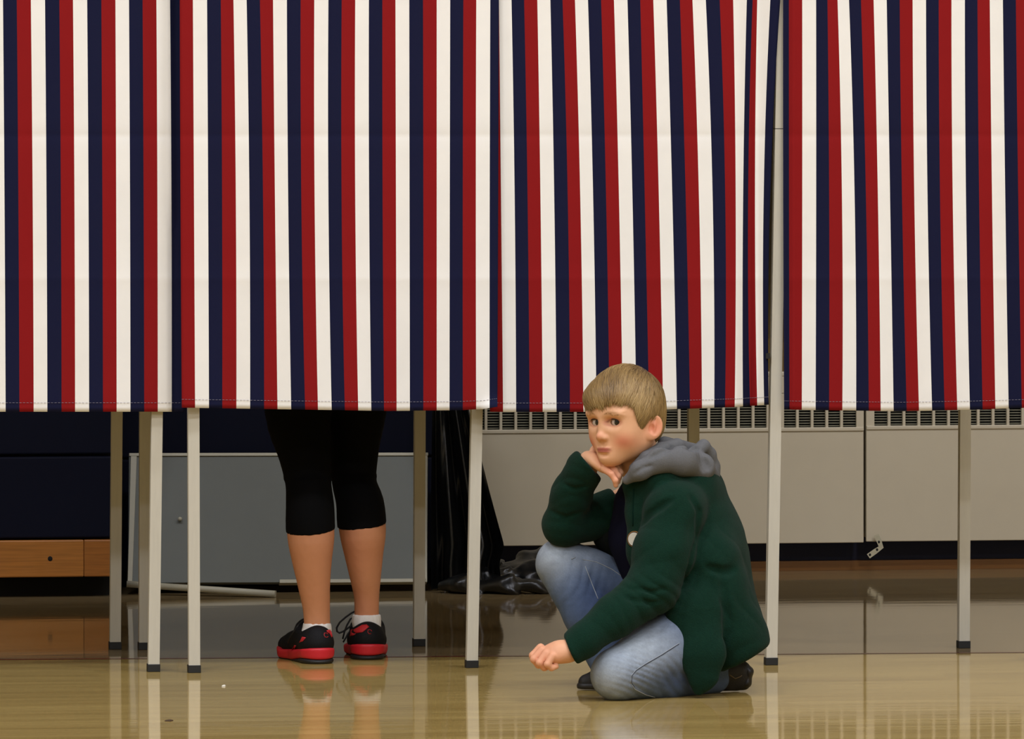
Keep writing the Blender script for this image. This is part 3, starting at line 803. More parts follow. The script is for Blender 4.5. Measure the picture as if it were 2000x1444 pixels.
for s in (-1, 1):
    ec = hd(0.0585, s*0.0262, 0.0005); EYES.append(ec)
    hd_f.ell(ec, (0.0136, 0.0150, 0.0134), HR, 0.002, 's')               # room for the eyeball
    lid = Field(); lid.ell(ec, (0.0150, 0.0158, 0.0150), HR, 0.001)
    op_ = Field(); op_.ell(ec+HF*0.014-HU*0.0003, (0.022, 0.0146, 0.0073), HR, 0.001)
    lid.fnop(op_.raw, 's', 0.0012)
    lid.ell(ec, (ER+.0001,)*3, HR, 0.0006, 's')
    sub(hd_f, lid, 0.004)
# ears
EARS = []
for s in (1, -1):
    back = -HF*math.cos(math.radians(30))+HL*s*math.sin(math.radians(30))
    nrm_ = HL*s*math.cos(math.radians(30))+HF*math.sin(math.radians(30))
    up_ = HU*math.cos(0.18)+back*math.sin(0.18); bk = back*math.cos(0.18)-HU*math.sin(0.18)
    Re = np.array([bk, nrm_, up_]); ecn = hd(0.0045, s*0.0655, -0.0115)+bk*0.012; EARS.append(ecn)
    ear = Field(); ear.ell(ecn, (0.0185, 0.0052, 0.0255), Re, 0.002)
    ear.ell(ecn-up_*0.018-bk*0.005, (0.010, 0.0045, 0.010), Re, 0.006)
    ear.ell(ecn+nrm_*0.0052+bk*0.0005+up_*0.003, (0.0138, 0.0050, 0.0195), Re, 0.003, 's')
    ear.ell(ecn+nrm_*0.0000-bk*0.001+up_*0.001, (0.0045, 0.0040, 0.0125), Re, 0.004)
    ear.ell(ecn+nrm_*0.0035-bk*0.0075-up_*0.004, (0.0062, 0.0054, 0.0095), Re, 0.003, 's')
    sub(hd_f, ear, 0.006)
sub(body, hd_f, 0.01)
body.chain([hd(-0.012, 0.0, -0.045), K(1262, 918, 0.015), K(1300, 985, 0.05)], [0.046, 0.044, 0.05], k=0.025)      # neck
kch(body, [(1300, 985, .05, 68), (1350, 1080, .06, 66), (1388, 1205, .07, 66)], k=.03)
kch(body, [(1315, 985, -.05, 32), (1318, 990, -.08, 36), (1278, 1150, -.15, 30), (1125, 1265, -.235, 20)], k=.02)    # left arm
kch(body, [(1260, 985, .12, 32), (1225, 988, .14, 34), (1102, 1026, .05, 28), (1122, 962, .02, 26), (1150, 906, -.02, 21)], k=.02)  # right arm
kch(body, [(1385, 1232, -.01, 55), (1205, 1318, -.19, 38), (1395, 1322, -.02, 24)], k=.02)
kch(body, [(1372, 1215, .14, 55), (1094, 1100, .08, 34), (1192, 1302, .03, 26)], k=.02)
# left hand: loose fist in front of the knee
def hand_left(f):
    kch(f, [(1120, 1270, -.236, 20), (1106, 1273, -.243, 20), (1094, 1274, -.247, 21)], k=.012)
    f.ell(K(1082, 1276, -.25), (0.030, 0.026, 0.0175), np.array([[-0.93, -0.05, -0.2], [0.1, -0.80, -0.60], [-0.20, -0.58, 0.79]]), 0.012)
    kn = [((1056, 1266, -.232), (1041, 1281, -.236), (1049, 1292, -.226), (1057, 1290, -.222)),
          ((1059, 1271, -.246), (1043, 1288, -.251), (1052, 1299, -.243), (1062, 1297, -.238)),
          ((1067, 1277, -.259), (1054, 1295, -.265), (1063, 1304, -.258), (1073, 1301, -.252)),
          ((1079, 1282, -.270), (1069, 1298, -.276), (1077, 1305, -.270), (1086, 1302, -.264))]
    for i, q in enumerate(kn):
        r = (7.6, 7.6, 7.4, 6.6)[i]
        kch(f, [(*q[0], r+1.2), (*q[1], r), (*q[2], r-.5), (*q[3], r-.9)], k=.0028)
    kch(f, [(1092, 1284, -.232, 9), (1072, 1292, -.222, 7.5), (1060, 1298, -.224, 6.8)], k=.004)      # thumb tucked on the far side
HLF = Field(); hand_left(HLF); sub(body, HLF, .004)
def hand_right(f):
    kch(f, [(1141, 912, -.014, 18), (1149, 898, -.026, 14.5), (1158, 899, -.038, 13)], k=.012)
    f.ell(K(1168, 908, -.046), (0.029, 0.016, 0.0108), np.array([[.78, -.25, -.57], [0.3, .95, 0.05], [.53, -.2, .82]]), 0.012)
    for i, q in enumerate([((1180, 916, -.066), (1194, 926, -.080), (1202, 939, -.082), (1203, 948, -.078)),
                           ((1184, 912, -.056), (1200, 919, -.066), (1207, 931, -.067), (1206, 941, -.062)),
                           ((1184, 908, -.044), (1203, 913, -.052), (1211, 924, -.050), (1208, 934, -.046)),
                           ((1180, 906, -.032), (1199, 910, -.036), (1208, 919, -.034), (1206, 929, -.030))]):
        r = (6.4, 7.2, 7.4, 7.2)[i]
        kch(f, [(*q[0], r+1.5), (*q[1], r), (*q[2], r-.7), (*q[3], r-1.2)], k=.003)
    kch(f, [(1156, 894, -.026, 9), (1160, 880, -.014, 7.5), (1166, 868, -.002, 6.5)], k=.004)          # thumb behind the far jaw
HRF = Field(); hand_right(HRF); sub(body, HRF, .002)
SKIN = srgb(224, 172, 132); BLUSH = srgb(214, 118, 94); LIP = srgb(172, 84, 76); BROW = srgb(150, 108, 64); RED = srgb(222, 140, 112)
def boy_col(P):
    c = np.tile(np.array(SKIN[:3], np.float32), (len(P), 1))
    q = loc(P); f_, l_, u_ = q[:, 0], q[:, 1], q[:, 2]
    face = ((u_ > -0.12) & (f_ > -0.1) & (np.abs(l_) < 0.12) & (u_ < 0.13)).astype(np.float32)
    f_ = f_-FS; u_ = np.where(u_ < 0, u_/US, u_)
    for s in (-1, 1):
        c = mixc(c, BLUSH, 0.80*np.exp(-(((f_-0.060)/0.035)**2+((l_-s*0.041)/0.018)**2+((u_+0.044)/0.018)**2))*face)
        c = mixc(c, BROW, 0.60*np.exp(-((l_-s*0.030)/0.016)**4-((u_-0.0215+((np.abs(l_)-0.028)/0.016)**2*0.0035)/0.0028)**2)*(f_ > 0.05)*face)
        e_ = np.sqrt(((l_-s*0.0262)/0.0146)**2+((u_-0.0002)/0.0075)**2)
        c = mixc(c, srgb(70, 46, 36), 0.85*np.exp(-((e_-0.98)/0.14)**2)*(u_ > 0.0010)*(f_ > 0.062)*face)
        c = mixc(c, srgb(190, 120, 96), 0.55*np.exp(-((e_-1.15)/0.3)**2)*(f_ > 0.055)*face)
    for ecn in EARS: c = mixc(c, srgb(224, 132, 104), 0.7*gauss(P, ecn, (.022, .022, .026)))
    c = mixc(c, srgb(222, 140, 112), 0.5*np.exp(-(((l_)/0.010)**2+((u_+0.031)/0.012)**2))*(f_ > 0.083)*face)
    lipm = np.exp(-((np.abs(l_)/0.0185)**6+((u_+0.0630)/0.0062)**6))*(f_ > 0.072)*face
    c = mixc(c, LIP, 0.85*lipm)
    c = mixc(c, srgb(120, 50, 46), 0.6*np.exp(-((np.abs(l_)/0.018)**6+((u_+0.0634)/0.0014)**2))*(f_ > 0.072)*face)
    # hands a little redder than the face
    for hk, rr in ((K(1062, 1290, -.25), 0.05), (K(1195, 930, -.08), 0.03)):
        c = mixc(c, RED, 0.55*gauss(P, hk, (rr, rr, rr)))
    return c
M_skin = attr_mat('fair_skin', rough=0.5, spec=0.35, bump=0.05, bscale=700, sss=0.0, var=0.05, vscale=90)
hx = HC
fineb = [[(K(1030, 0)[0], K(1100, 0)[0], .0018), (HC[0]-.09, HC[0]+.09, .0016)],
         [(15.16, 15.26, .002), (HC[1]-.10, HC[1]+.02, .0016), (HC[1]+.02, HC[1]+.10, .003)],
         [(.05, .115, .0018), (HC[2]-.14, HC[2]+.045, .0016)]]
o = link('body', body.mesh('body', 0.006, fineb, boy_col), M_skin, BOY)
# eyes
def eye_mesh(c, gaze, r, iris_col):
    m = MB(); m.ball((0, 0, 0), r, 48, 40); me = m.mesh('eye')
    V = np.array(m.v, np.float32)
    me.vertices.foreach_set('co', (V+np.array(c, np.float32)).ravel()); me.update()
    g = np.array(gaze, np.float32); g /= np.linalg.norm(g)
    ang = np.degrees(np.arccos(np.clip(V@g/r, -1, 1)))
    cc = np.tile(np.array(srgb(196, 182, 172)[:3], np.float32), (len(V), 1))
    cc = mixc(cc, iris_col, np.clip((38-ang)/5, 0, 1)); cc = mixc(cc, srgb(10, 9, 9), np.clip((15-ang)/3, 0, 1))
    a = me.attributes.new('col', 'FLOAT_COLOR', 'POINT'); full = np.ones((len(V), 4), np.float32); full[:, :3] = cc; a.data.foreach_set('color', full.ravel())
    return me
M_eye = attr_mat('glossy_eye', rough=0.08, spec=0.6)
for ec in EYES:
    gz = np.array([0, -1.0, 0.0])
    link('eye', eye_mesh(ec, gz, ER, srgb(34, 27, 24)), M_eye, BOY)
M_lash = mat('dark_lashes', srgb(52, 36, 28), .7); M_brow = mat('light_brown_brow', srgb(186, 140, 94), .8)
for s_, ec in zip((-1, 1), EYES):
    m = MB(); P3 = []
    for t in np.linspace(-1, 1, 15):
        l_ = t*0.0138; u_ = 0.0075*math.sqrt(max(0, 1-(l_/0.0146)**2))-0.0003+0.0008*t*s_*-1; f_ = math.sqrt(max(1e-6, 0.0153**2-l_*l_*0.95-u_*u_)); P3.append(Vector(ec+HF*f_+HL*l_+HU*u_))
    m.tube(P3, [0.0005+0.0011*math.sin(math.pi*(i+.5)/15) for i in range(15)], 6); m.build('eyelashes', M_lash, BOY)
    m = MB(); rb = np.random.RandomState(8)
    for i in range(70):
        t = rb.rand(); l_ = s_*(0.013+0.030*t); u_ = 0.0190+0.0020*math.sin(math.pi*min(1, t*1.15))-0.0035*t+rb.normal()*0.0011
        fs = np.linspace(0.085, 0.03, 56); pr = np.array([hd(f_, l_, u_) for f_ in fs], np.float32); dv = hd_f.raw(pr); k_ = int(np.argmax(dv < 0)); p0 = Vector(pr[k_])
        dr = Vector(HL*s_*0.004+HU*(0.0016-0.002*t)-HF*0.0022*t); m.tube([p0-dr*.5, p0+Vector(HF*0.0006), p0+dr*.5], [0.0002, 0.00038, 0.00015], 4)
    m.build('eyebrow', M_brow, BOY)
# ---- hair
HCEN = np.array([-0.001, 0.0, 0.030]); HRAD = np.array([0.0895, 0.0755, 0.0865])
_ha = [-180, -130, -110, -95, -80, -68, -49, -20, 7, 26, 42, 51, 58, 64, 70, 75, 85, 95, 104, 115, 135, 180]
_hh = [-.056, -.052, -.028, .010, -.004, -.010, .0225, .031, .037, .0435, .0400, .0310, .0060, -.020, -.014, -.003, .008, .012, -.004, -.034, -.052, -.056]
def hairline(f_, l_): return np.interp(np.degrees(np.arctan2(l_, f_)), _ha, _hh)
scalp = Field(); scalp.ell(hd(*HCEN), HRAD, HR, 0.004)
scalp.ell(hd(0.046, -0.006, 0.053), (0.040, 0.055, 0.026), HR, 0.02)     # fringe
scalp.ell(hd(-0.048, 0, -0.010), (0.032, 0.050, 0.046), HR, 0.02)        # nape
hair = Field(); sub(hair, scalp, .001)
hair.fnop(lambda P: (hairline(loc(P)[:, 0], loc(P)[:, 1])+0.003-loc(P)[:, 2]).astype(np.float32)*0.8, 'i', 0.008)
CROWN = np.array([-0.047, 0.022, 0.098])
def hair_disp(P):
    q = loc(P)-CROWN.astype(np.float32); an = np.arctan2(q[:, 1], q[:, 0]+1e-5)
    return (0.0022+0.0008*np.sin(an*46+6*np.sin(an*7)+q[:, 2]*60)+0.0010*np.sin(an*17+q[:, 2]*40)).astype(np.float32)
hair.dispf = hair_disp; hair.dm = .004
HC1, HC2, HC3 = srgb(140, 112, 66), srgb(182, 154, 102), srgb(92, 70, 42)
def hair_col(P):
    base = np.tile(np.array(HC1[:3], np.float32), (len(P), 1))
    n1 = sine_noise(P, 130, 11); base = mixc(base, HC2, np.clip(n1*1.4, 0, 1)*0.6)
    return mixc(base, HC3, np.clip(-n1*1.2, 0, 1)*0.6)
hm = hair.mesh('hair', 0.0024, None, None)
v2 = np.empty(len(hm.vertices)*3, np.float32); hm.vertices.foreach_get('co', v2); v2 = v2.reshape(-1, 3)
q2 = np.empty(len(hm.polygons)*4, np.int32); hm.polygons.foreach_get('vertices', q2); q2 = q2.reshape(-1, 4)
bpy.data.meshes.remove(hm)
rs = np.random.RandomState(4)
NS, NP = 9000, 10
dd = rs.normal(size=(NS*3, 3)); dd /= np.linalg.norm(dd, axis=1)[:, None]
Qh = HCEN+dd*HRAD; ok = (dd[:, 2] > -0.6) & (Qh[:, 2] > hairline(Qh[:, 0], Qh[:, 1])+0.003); Qh = Qh[ok][:NS]; NS = len(Qh)
def to_w(q): return (HC+q@HR).astype(np.float32)
def grad(q):
    h = 0.0012; g = np.stack([scalp.raw(to_w(q+np.eye(3)[i]*h))-scalp.raw(to_w(q-np.eye(3)[i]*h)) for i in range(3)], -1)
    return g/(np.linalg.norm(g, axis=1)[:, None]+1e-9)
lift = rs.uniform(-0.0016, 0.0016, NS); ln = rs.uniform(0.035, 0.075, NS); jit = rs.normal(size=(NS, 3))*0.13
PT, NRM, DIR, ALIVE = [], [], [], []
az_ = np.arctan2(Qh[:, 1], Qh[:, 0]); tipd = 0.003+0.006*rs.rand(NS)*(1+0.8*np.sin(az_*23))+0.002*np.sin(az_*11+1)
alive = np.ones(NS, bool); stop = hairline(Qh[:, 0], Qh[:, 1])
for i in range(NP):
    n_ = grad(Qh); d0 = scalp.raw(to_w(Qh)); Qh = Qh-n_*(d0-lift-0.0016*math.sin(i/NP*3.0))[:, None]
    d = Qh-CROWN; d -= n_*(d*n_).sum(1)[:, None]; d /= np.linalg.norm(d, axis=1)[:, None]+1e-6
    sw = np.cross(n_, d); d = d+0.22*sw
    fr_ = np.clip(Qh[:, 0]/0.04, 0, 1)[:, None]; d = d+fr_*np.array([0.15, 0.55, 0.0])      # fringe swept to his left
    d[:, 2] -= 0.12+0.5*np.clip(-Qh[:, 0]*10, 0, 1)
    d = d+jit; d -= n_*(d*n_).sum(1)[:, None]; d /= np.linalg.norm(d, axis=1)[:, None]+1e-6
    PT.append(Qh.copy()); NRM.append(n_); DIR.append(d); ALIVE.append(alive.copy())
    Qh = Qh+d*(ln/NP)[:, None]
    alive &= Qh[:, 2] > hairline(Qh[:, 0], Qh[:, 1])-tipd
PT = np.array(PT); NRM = np.array(NRM); DIR = np.array(DIR); ALIVE = np.array(ALIVE)
nal = ALIVE.sum(0); keep = nal >= 4
wdt = rs.uniform(0.00045, 0.0010, NS)
SV, SQ, SC = [], [], []
shade = 1.1*sine_noise(to_w(PT[0]), 75, 17)+rs.normal(size=NS)*0.30-0.9*np.exp(-(((PT[0]-CROWN)/np.array([.03, .04, .03]))**2).sum(1))
for i in range(NS):
    if not keep[i]: continue
    n = nal[i]; b0 = len(SV); t = np.arange(n)/(n-1)
    wd = wdt[i]*np.minimum(1, 0.4+t*3)*np.where(t > .7, 1-(t-.7)/.3*.85, 1)
    sd = np.cross(DIR[:n, i], NRM[:n, i])
    L3 = np.stack([PT[:n, i]+sd*wd[:, None], PT[:n, i]+NRM[:n, i]*wd[:, None]*.8, PT[:n, i]-sd*wd[:, None]], 1).reshape(-1, 3)
    SV.extend(L3); sh_ = shade[i]
    c_ = np.array(HC1[:3])*(1-abs(max(-1, min(1, sh_)))*.8)+np.array((HC2 if sh_ > 0 else HC3)[:3])*abs(max(-1, min(1, sh_)))*.8
    SC.extend([c_]*len(L3))
    for j in range(n-1):
        a = b0+j*3; SQ += [(a, a+3, a+4, a+1), (a+1, a+4, a+5, a+2)]
SV = to_w(np.array(SV)); SQ = np.array(SQ, np.int32)
me = np_mesh('hair', np.concatenate([v2, SV]), np.concatenate([q2, SQ+len(v2)]))
cc = np.concatenate([hair_col(v2), np.array(SC, np.float32)]); a = me.attributes.new('col', 'FLOAT_COLOR', 'POINT'); full = np.ones((len(cc), 4), np.float32); full[:, :3] = cc; a.data.foreach_set('color', full.ravel())
M_hair = attr_mat('dark_blond_hair', rough=0.45, spec=0.4)
link('hair', me, M_hair, BOY)
# ---- jeans
def wrinkle(P, c, ax, r, freq, amp):
    """folds across direction ax around c"""
    q = P-_n(c); ax = _n(ax)/np.linalg.norm(ax)
    w_ = np.sin((q@ax)*freq*0.6+2.6*sine_noise(P, 55, 77)+1.5*np.sin(q[:, 2]*30+q[:, 1]*25))
    return amp*(1-np.abs(w_)**0.7*1.6)*np.exp(-(q*q).sum(1)/(r*r))
jeans = Field()
kch(jeans, [(1385, 1228, -.01, 78), (1300, 1268, -.10, 67), (1207, 1316, -.19, 50)], k=.02)
kch(jeans, [(1205, 1318, -.19, 49), (1300, 1322, -.105, 46), (1392, 1322, -.02, 34)], k=.012)
kch(jeans, [(1372, 1212, .14, 76), (1230, 1155, .11, 60), (1096, 1100, .08, 47)], k=.02)
kch(jeans, [(1095, 1102, .08, 47), (1145, 1200, .055, 45), (1195, 1305, .03, 38)], k=.012)
kch(jeans, [(1385, 1225, -.01, 78), (1380, 1210, .07, 82), (1372, 1212, .14, 76)], k=.03)
jeans.dispf = lambda P: (0.0016*sine_noise(P, 55, 2)+wrinkle(P, K(1250, 1325, -.22), (0.35, 0, 1), .055, 420, .0026)
                         + wrinkle(P, K(1130, 1120, .04), (1, 0, -0.6), .06, 260, .002)+wrinkle(P, K(1310, 1320, -.15), (.8, 0, .6), .05, 240, .0025)).astype(np.float32)
jeans.dm = .006
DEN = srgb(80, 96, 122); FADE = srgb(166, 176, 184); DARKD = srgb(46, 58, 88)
def jean_col(P):
    c = np.tile(np.array(DEN[:3], np.float32), (len(P), 1))
    for k_, r_, w_ in ((K(1240, 1262, -.2), (.09, .09, .055), .85), (K(1185, 1325, -.22), (.045, .08, .045), .85), (K(1075, 1080, .05), (.05, .09, .05), .8), (K(1150, 1080, .05), (.06, .08, .03), .4)):
        c = mixc(c, FADE, w_*gauss(P, k_, r_)**0.8)
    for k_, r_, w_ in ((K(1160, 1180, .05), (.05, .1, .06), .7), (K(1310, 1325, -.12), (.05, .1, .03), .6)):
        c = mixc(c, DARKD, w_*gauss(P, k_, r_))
    n = sine_noise(P, 260, 7)*0.12+sine_noise(P, 700, 9)*0.10
    return np.clip(c*(1+n)[:, None], 0, 1)
M_den = attr_mat('washed_blue_denim', rough=0.85, spec=0.15, bump=0.25, bscale=600, var=0.14, vscale=260)
jo = link('jeans', jeans.mesh('jeans', 0.0036, None, jean_col), M_den, BOY)
M_seam = mat('pale_seam_thread', srgb(150, 156, 160), 0.8)
M_seamd = mat('dark_seam_fold', srgb(40, 52, 78), 0.8)
def seam(fld, pts, r, m_, par, name='seam', lift=0.0002, sm=4):
    P3 = []
    for a, b in zip(pts, pts[1:]):
        for t in np.linspace(0, 1, sm, endpoint=False):
            h = march(fld, a[0]+(b[0]-a[0])*t, a[1]+(b[1]-a[1])*t)
            if h is not None: P3.append(h+Vector((0, -lift, 0)))
    if len(P3) < 2: return
    m = MB(); m.tube(P3, r, 6); return m.build(name, m_, par)
seam(jeans, [(1326, 1257), (1290, 1280), (1262, 1296), (1242, 1309), (1233, 1320), (1232, 1334), (1240, 1347), (1262, 1358), (1285, 1364)], 0.0008, M_seam, jo)
seam(jeans, [(1326, 1258.6), (1290, 1281.6), (1262, 1297.6), (1243, 1310), (1234.5, 1320), (1233.5, 1334), (1241.5, 1346)], 0.0007, M_seamd, jo)
seam(jeans, [(1116, 1092), (1126, 1088)], 0.0012, M_seam, jo)
seam(jeans, [(1138, 1093), (1165, 1098), (1195, 1112), (1220, 1130)], 0.0008, M_seam, jo)
seam(jeans, [(1143, 1106), (1156, 1140), (1172, 1180)], 0.0008, M_seam, jo)
# ---- shoes
M_shoe = mat('black_canvas_shoe', srgb(14, 13, 14), 0.6, bump=0.2, bscale=300)
M_shsole = mat('black_shoe_sole', srgb(24, 23, 22), 0.5)
f = Field(); kch(f, [(1146, 1334, .05, 17), (1180, 1326, .04, 24), (1225, 1318, .03, 26)], k=.012); f.plane(K(1150, 1347, .04), (0, 0, -1)); f.plane((0, 0, 0.008), (0, 0, -1), .002)
so_ = link('shoe', f.mesh('shoe', 0.003), M_shoe, BOY)
f = Field(); kch(f, [(1146, 1342, .05, 20), (1180, 1338, .04, 26), (1225, 1335, .03, 26)], k=.012); f.fnop(lambda P: np.abs(P[:, 2]-0.0085)-0.0065, 'i', .004)
link('sole', f.mesh('sole', 0.003), M_shsole, so_, world=True)
f = Field(); kch(f, [(1396, 1318, -.015, 30), (1425, 1312, 0, 25), (1444, 1314, .01, 22), (1447, 1330, .01, 18), (1420, 1336, 0, 20)], k=.012); f.plane((0, 0, 0.003), (0, 0, -1), .002)
so_ = link('shoe', f.mesh('shoe', 0.003), M_shoe, BOY)
f2 = Field(); kch(f2, [(1448, 1298, .008, 8), (1462, 1312, .012, 9), (1458, 1334, .012, 9), (1436, 1344, .01, 8), (1410, 1346, .0, 7)], k=.006, flat=((0, 1, 0), 0.45)); f2.plane((0, 0, 0.002), (0, 0, -1), .002)
link('sole', f2.mesh('sole', 0.003), M_shsole, so_)
seam(f, [(1424, 1318), (1436, 1326), (1446, 1322), (1450, 1319)], 0.0011, mat('tan_stitch', srgb(104, 88, 62), 0.7), so_, 'trim_stitch')
# ---- fleece jacket
def carve(f, pts, k, lift=0.0):                  # crease cut into the surface along a line
    P3 = []
    for i in range(len(pts)-1):
        for t in np.linspace(0, 1, 4, endpoint=False):
            x, y, r = [pts[i][j]+(pts[i+1][j]-pts[i][j])*t for j in range(3)]
            h = march(f, x, y, 15.0, 15.9)
            if h is not None and h.y < 15.85: P3.append((np.array(h), r*PXM))
    ops = [(P3[i], P3[i+1]) for i in range(len(P3)-1)]
    for p, q in ops: f.cone(p[0], q[0], p[1], q[1], k, 's')
jk = Field()
chest_fwd = (-.88, -.32, -.33)
kch(jk, [(1332, 985, .05, 88), (1352, 1060, .055, 96), (1368, 1120, .06, 88), (1385, 1190, .065, 88)], k=.04, flat=((0, 1, 0), .78))
flap = Field()
for dyy in (-.060, .04, .14):
    kch(flap, [(1385, 1100, dyy, 62), (1402, 1180, dyy, 62), (1436, 1246, dyy, 56), (1450, 1280, dyy, 54)], k=.04)
flap.plane(K(1491, 1258, .05), (.478, 0, -.878), .012)
sub(jk, flap, .03)
pan = Field()
kch(pan, [(1345, 1130, -.080, 62), (1358, 1205, -.130, 52), (1372, 1280, -.156, 43), (1372, 1322, -.158, 28), (1364, 1349, -.156, 9)], k=.016, flat=((0, 1, 0), 2.2))
sub(jk, pan, .02)
# front panels hanging open
fp = Field(); kch(fp, [(1272, 955, -.02, 44), (1272, 1000, -.045, 46), (1280, 1075, -.05, 50), (1300, 1130, -.04, 50)], k=.03, flat=((0, 1, 0), 1.4)); sub(jk, fp, .02)
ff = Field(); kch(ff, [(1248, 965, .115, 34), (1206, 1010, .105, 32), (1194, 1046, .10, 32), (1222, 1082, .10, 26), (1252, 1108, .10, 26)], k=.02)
col_ = Field(); kch(col_, [(1238, 945, -.04, 22), (1290, 945, -.06, 34), (1350, 945, -.01, 40), (1370, 950, .06, 36)], k=.02); sub(jk, col_, .03)
a1f = Field()
kch(a1f, [(1335, 975, -.03, 52), (1318, 1000, -.085, 56), (1296, 1080, -.12, 57), (1276, 1146, -.15, 50)], k=.02)
kch(a1f, [(1274, 1150, -.15, 50), (1200, 1205, -.195, 40), (1140, 1252, -.23, 32), (1095, 1284, -.25, 30)], k=.016)
a1f.plane(K(1113, 1269, -.24), (-.905, 0, -.43), .006)
a1f.ell(K(1105, 1273, -.245), (0.020, 0.024, 0.024), None, .003, 's')
sub(jk, a1f, .008)
a2f = Field()
kch(a2f, [(1250, 975, .12, 46), (1190, 1005, .11, 44), (1102, 1026, .05, 41)], k=.02)
kch(a2f, [(1101, 1024, .05, 41), (1116, 965, .02, 38), (1140, 918, -.01, 34), (1175, 880, -.05, 34)], k=.016)
a2f.plane(K(1150, 908, -.02), (.77, 0, .64), .006)
a2f.ell(K(1153, 905, -.025), (0.024, 0.024, 0.024), None, .003, 's')
sub(jk, a2f, .008)
carve(jk, [(1312, 977, 1.5), (1289, 989, 3.5), (1265, 1008, 4.0), (1248, 1028, 2.0)], .012)        # armhole fold
carve(jk, [(1350, 970, 1.0), (1366, 1000, 2.5), (1362, 1050, 3.5), (1346, 1110, 4.5), (1334, 1145, 3.0)], .012)
carve(jk, [(1236, 1148, 1.5), (1272, 1157, 3.0), (1306, 1150, 1.5)], .008)                              # elbow
carve(jk, [(1222, 1168, 1.2), (1262, 1178, 2.6), (1296, 1176, 1.2)], .008)
carve(jk, [(1386, 1108, 1.5), (1412, 1118, 4.0), (1440, 1110, 2.0)], .014)                              # waist and skirt folds
carve(jk, [(1410, 1135, 1.5), (1420, 1190, 3.0), (1416, 1250, 3.0)], .016)
carve(jk, [(1098, 945, 1.0), (1122, 955, 2.2), (1150, 950, 1.2)], .008)
carve(jk, [(1075, 1000, 1.0), (1105, 1012, 2.0), (1140, 1000, 1.2)], .008)
def jk_disp(P):
    d = 0.0022*sine_noise(P, 45, 21)+0.0010*sine_noise(P, 150, 22)
    d = d+wrinkle(P, K(1280, 1165, -.19), (0.75, 0, 0.65), .075, 190, .0026)      # elbow
    d = d+wrinkle(P, K(1200, 1215, -.24), (0.8, 0, 0.6), .05, 150, .0012)
    d = d+wrinkle(P, K(1110, 950, -.02), (0.3, 0, 1), .06, 120, .0022)
    d = d+wrinkle(P, K(1110, 1020, 0), (0.5, 0, 1), .05, 140, .0016)
    d = d+wrinkle(P, K(1285, 1030, -.15), (0.72, 0, -0.70), .085, 90, .0022)       # upper sleeve
    d = d+wrinkle(P, K(1400, 1080, -.04), (1.0, 0, 0.35), .08, 100, .0026)
    d = d+wrinkle(P, K(1400, 1210, -.06), (1.0, 0, 0.1), .09, 100, .0042)
    return d.astype(np.float32)
jk.dispf = jk_disp; jk.dm = .01
jk.fnop(lambda P: 0.002-P[:, 2], 'i', .002)
M_fleece = mat('dark_green_fleece', srgb(14, 42, 31), 0.95, spec=0.04, var=0.25, vscale=180, bump=0.6, bscale=420, sheen=0.04)
jo2 = link('jacket', jk.mesh('jacket', 0.0036), M_fleece, BOY)
# raised seams: armhole, front edge and cuff hems
M_fseam = mat('green_fleece_seam', srgb(12, 36, 27), 0.95, spec=0.05)
seam(jk, [(1238, 955), (1236, 1000), (1236, 1035)], 0.0014, M_fseam, jo2, 'front_edge', sm=5)
# round emblem on the chest: white disc in a dark and orange ring
c0 = march(jk, 1231, 1053)
if c0 is not None:
    n_ = Vector((-.50, -.86, .05)).normalized(); u_ = Vector((0, 0, 1)); s_ = n_.cross(u_).normalized(); u_ = s_.cross(n_)
    c0 = c0 + Vector((0.010, -0.0065, 0))
    pt = None
    for nm, r_, th, mm in (('patch', .0165, .0040, mat('orange_ring', srgb(176, 120, 50), .8)), ('patch_ring', .0155, .0046, mat('dark_ring', srgb(20, 18, 20), .8)), ('patch_centre', .0138, .0052, mat('white_embroidery', srgb(200, 196, 180), .8, bump=.3))):
        m = MB(); ring = [(math.cos(2*math.pi*i/28), math.sin(2*math.pi*i/28)) for i in range(28)]
        m.prism(c0, c0+n_*th, r_, (s_, u_), ring)
        o_ = m.build(nm, mm, jo2 if pt is None else pt)
        if pt is None: pt = o_
# ---- far front panel of the jacket, coloured black, hanging open
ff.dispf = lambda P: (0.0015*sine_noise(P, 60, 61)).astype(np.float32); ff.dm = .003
link('far_panel', ff.mesh('far_panel', 0.004), mat('black_far_panel', srgb(17, 21, 20), 0.9, spec=0.1, bump=.4, bscale=400), BOY)
# ---- dark shirt in the open front
sh = Field()
kch(sh, [(1262, 940, .02, 34), (1256, 985, .04, 52), (1254, 1050, .05, 60), (1280, 1110, .06, 62), (1340, 1180, .07, 70)], k=.03)
sh.dispf = lambda P: 0.003*sine_noise(P, 60, 31); sh.dm = .004
M_shirt = mat('dark_navy_shirt', srgb(14, 15, 32), 0.9, spec=0.1)
link('shirt', sh.mesh('shirt', 0.006), M_shirt, BOY)
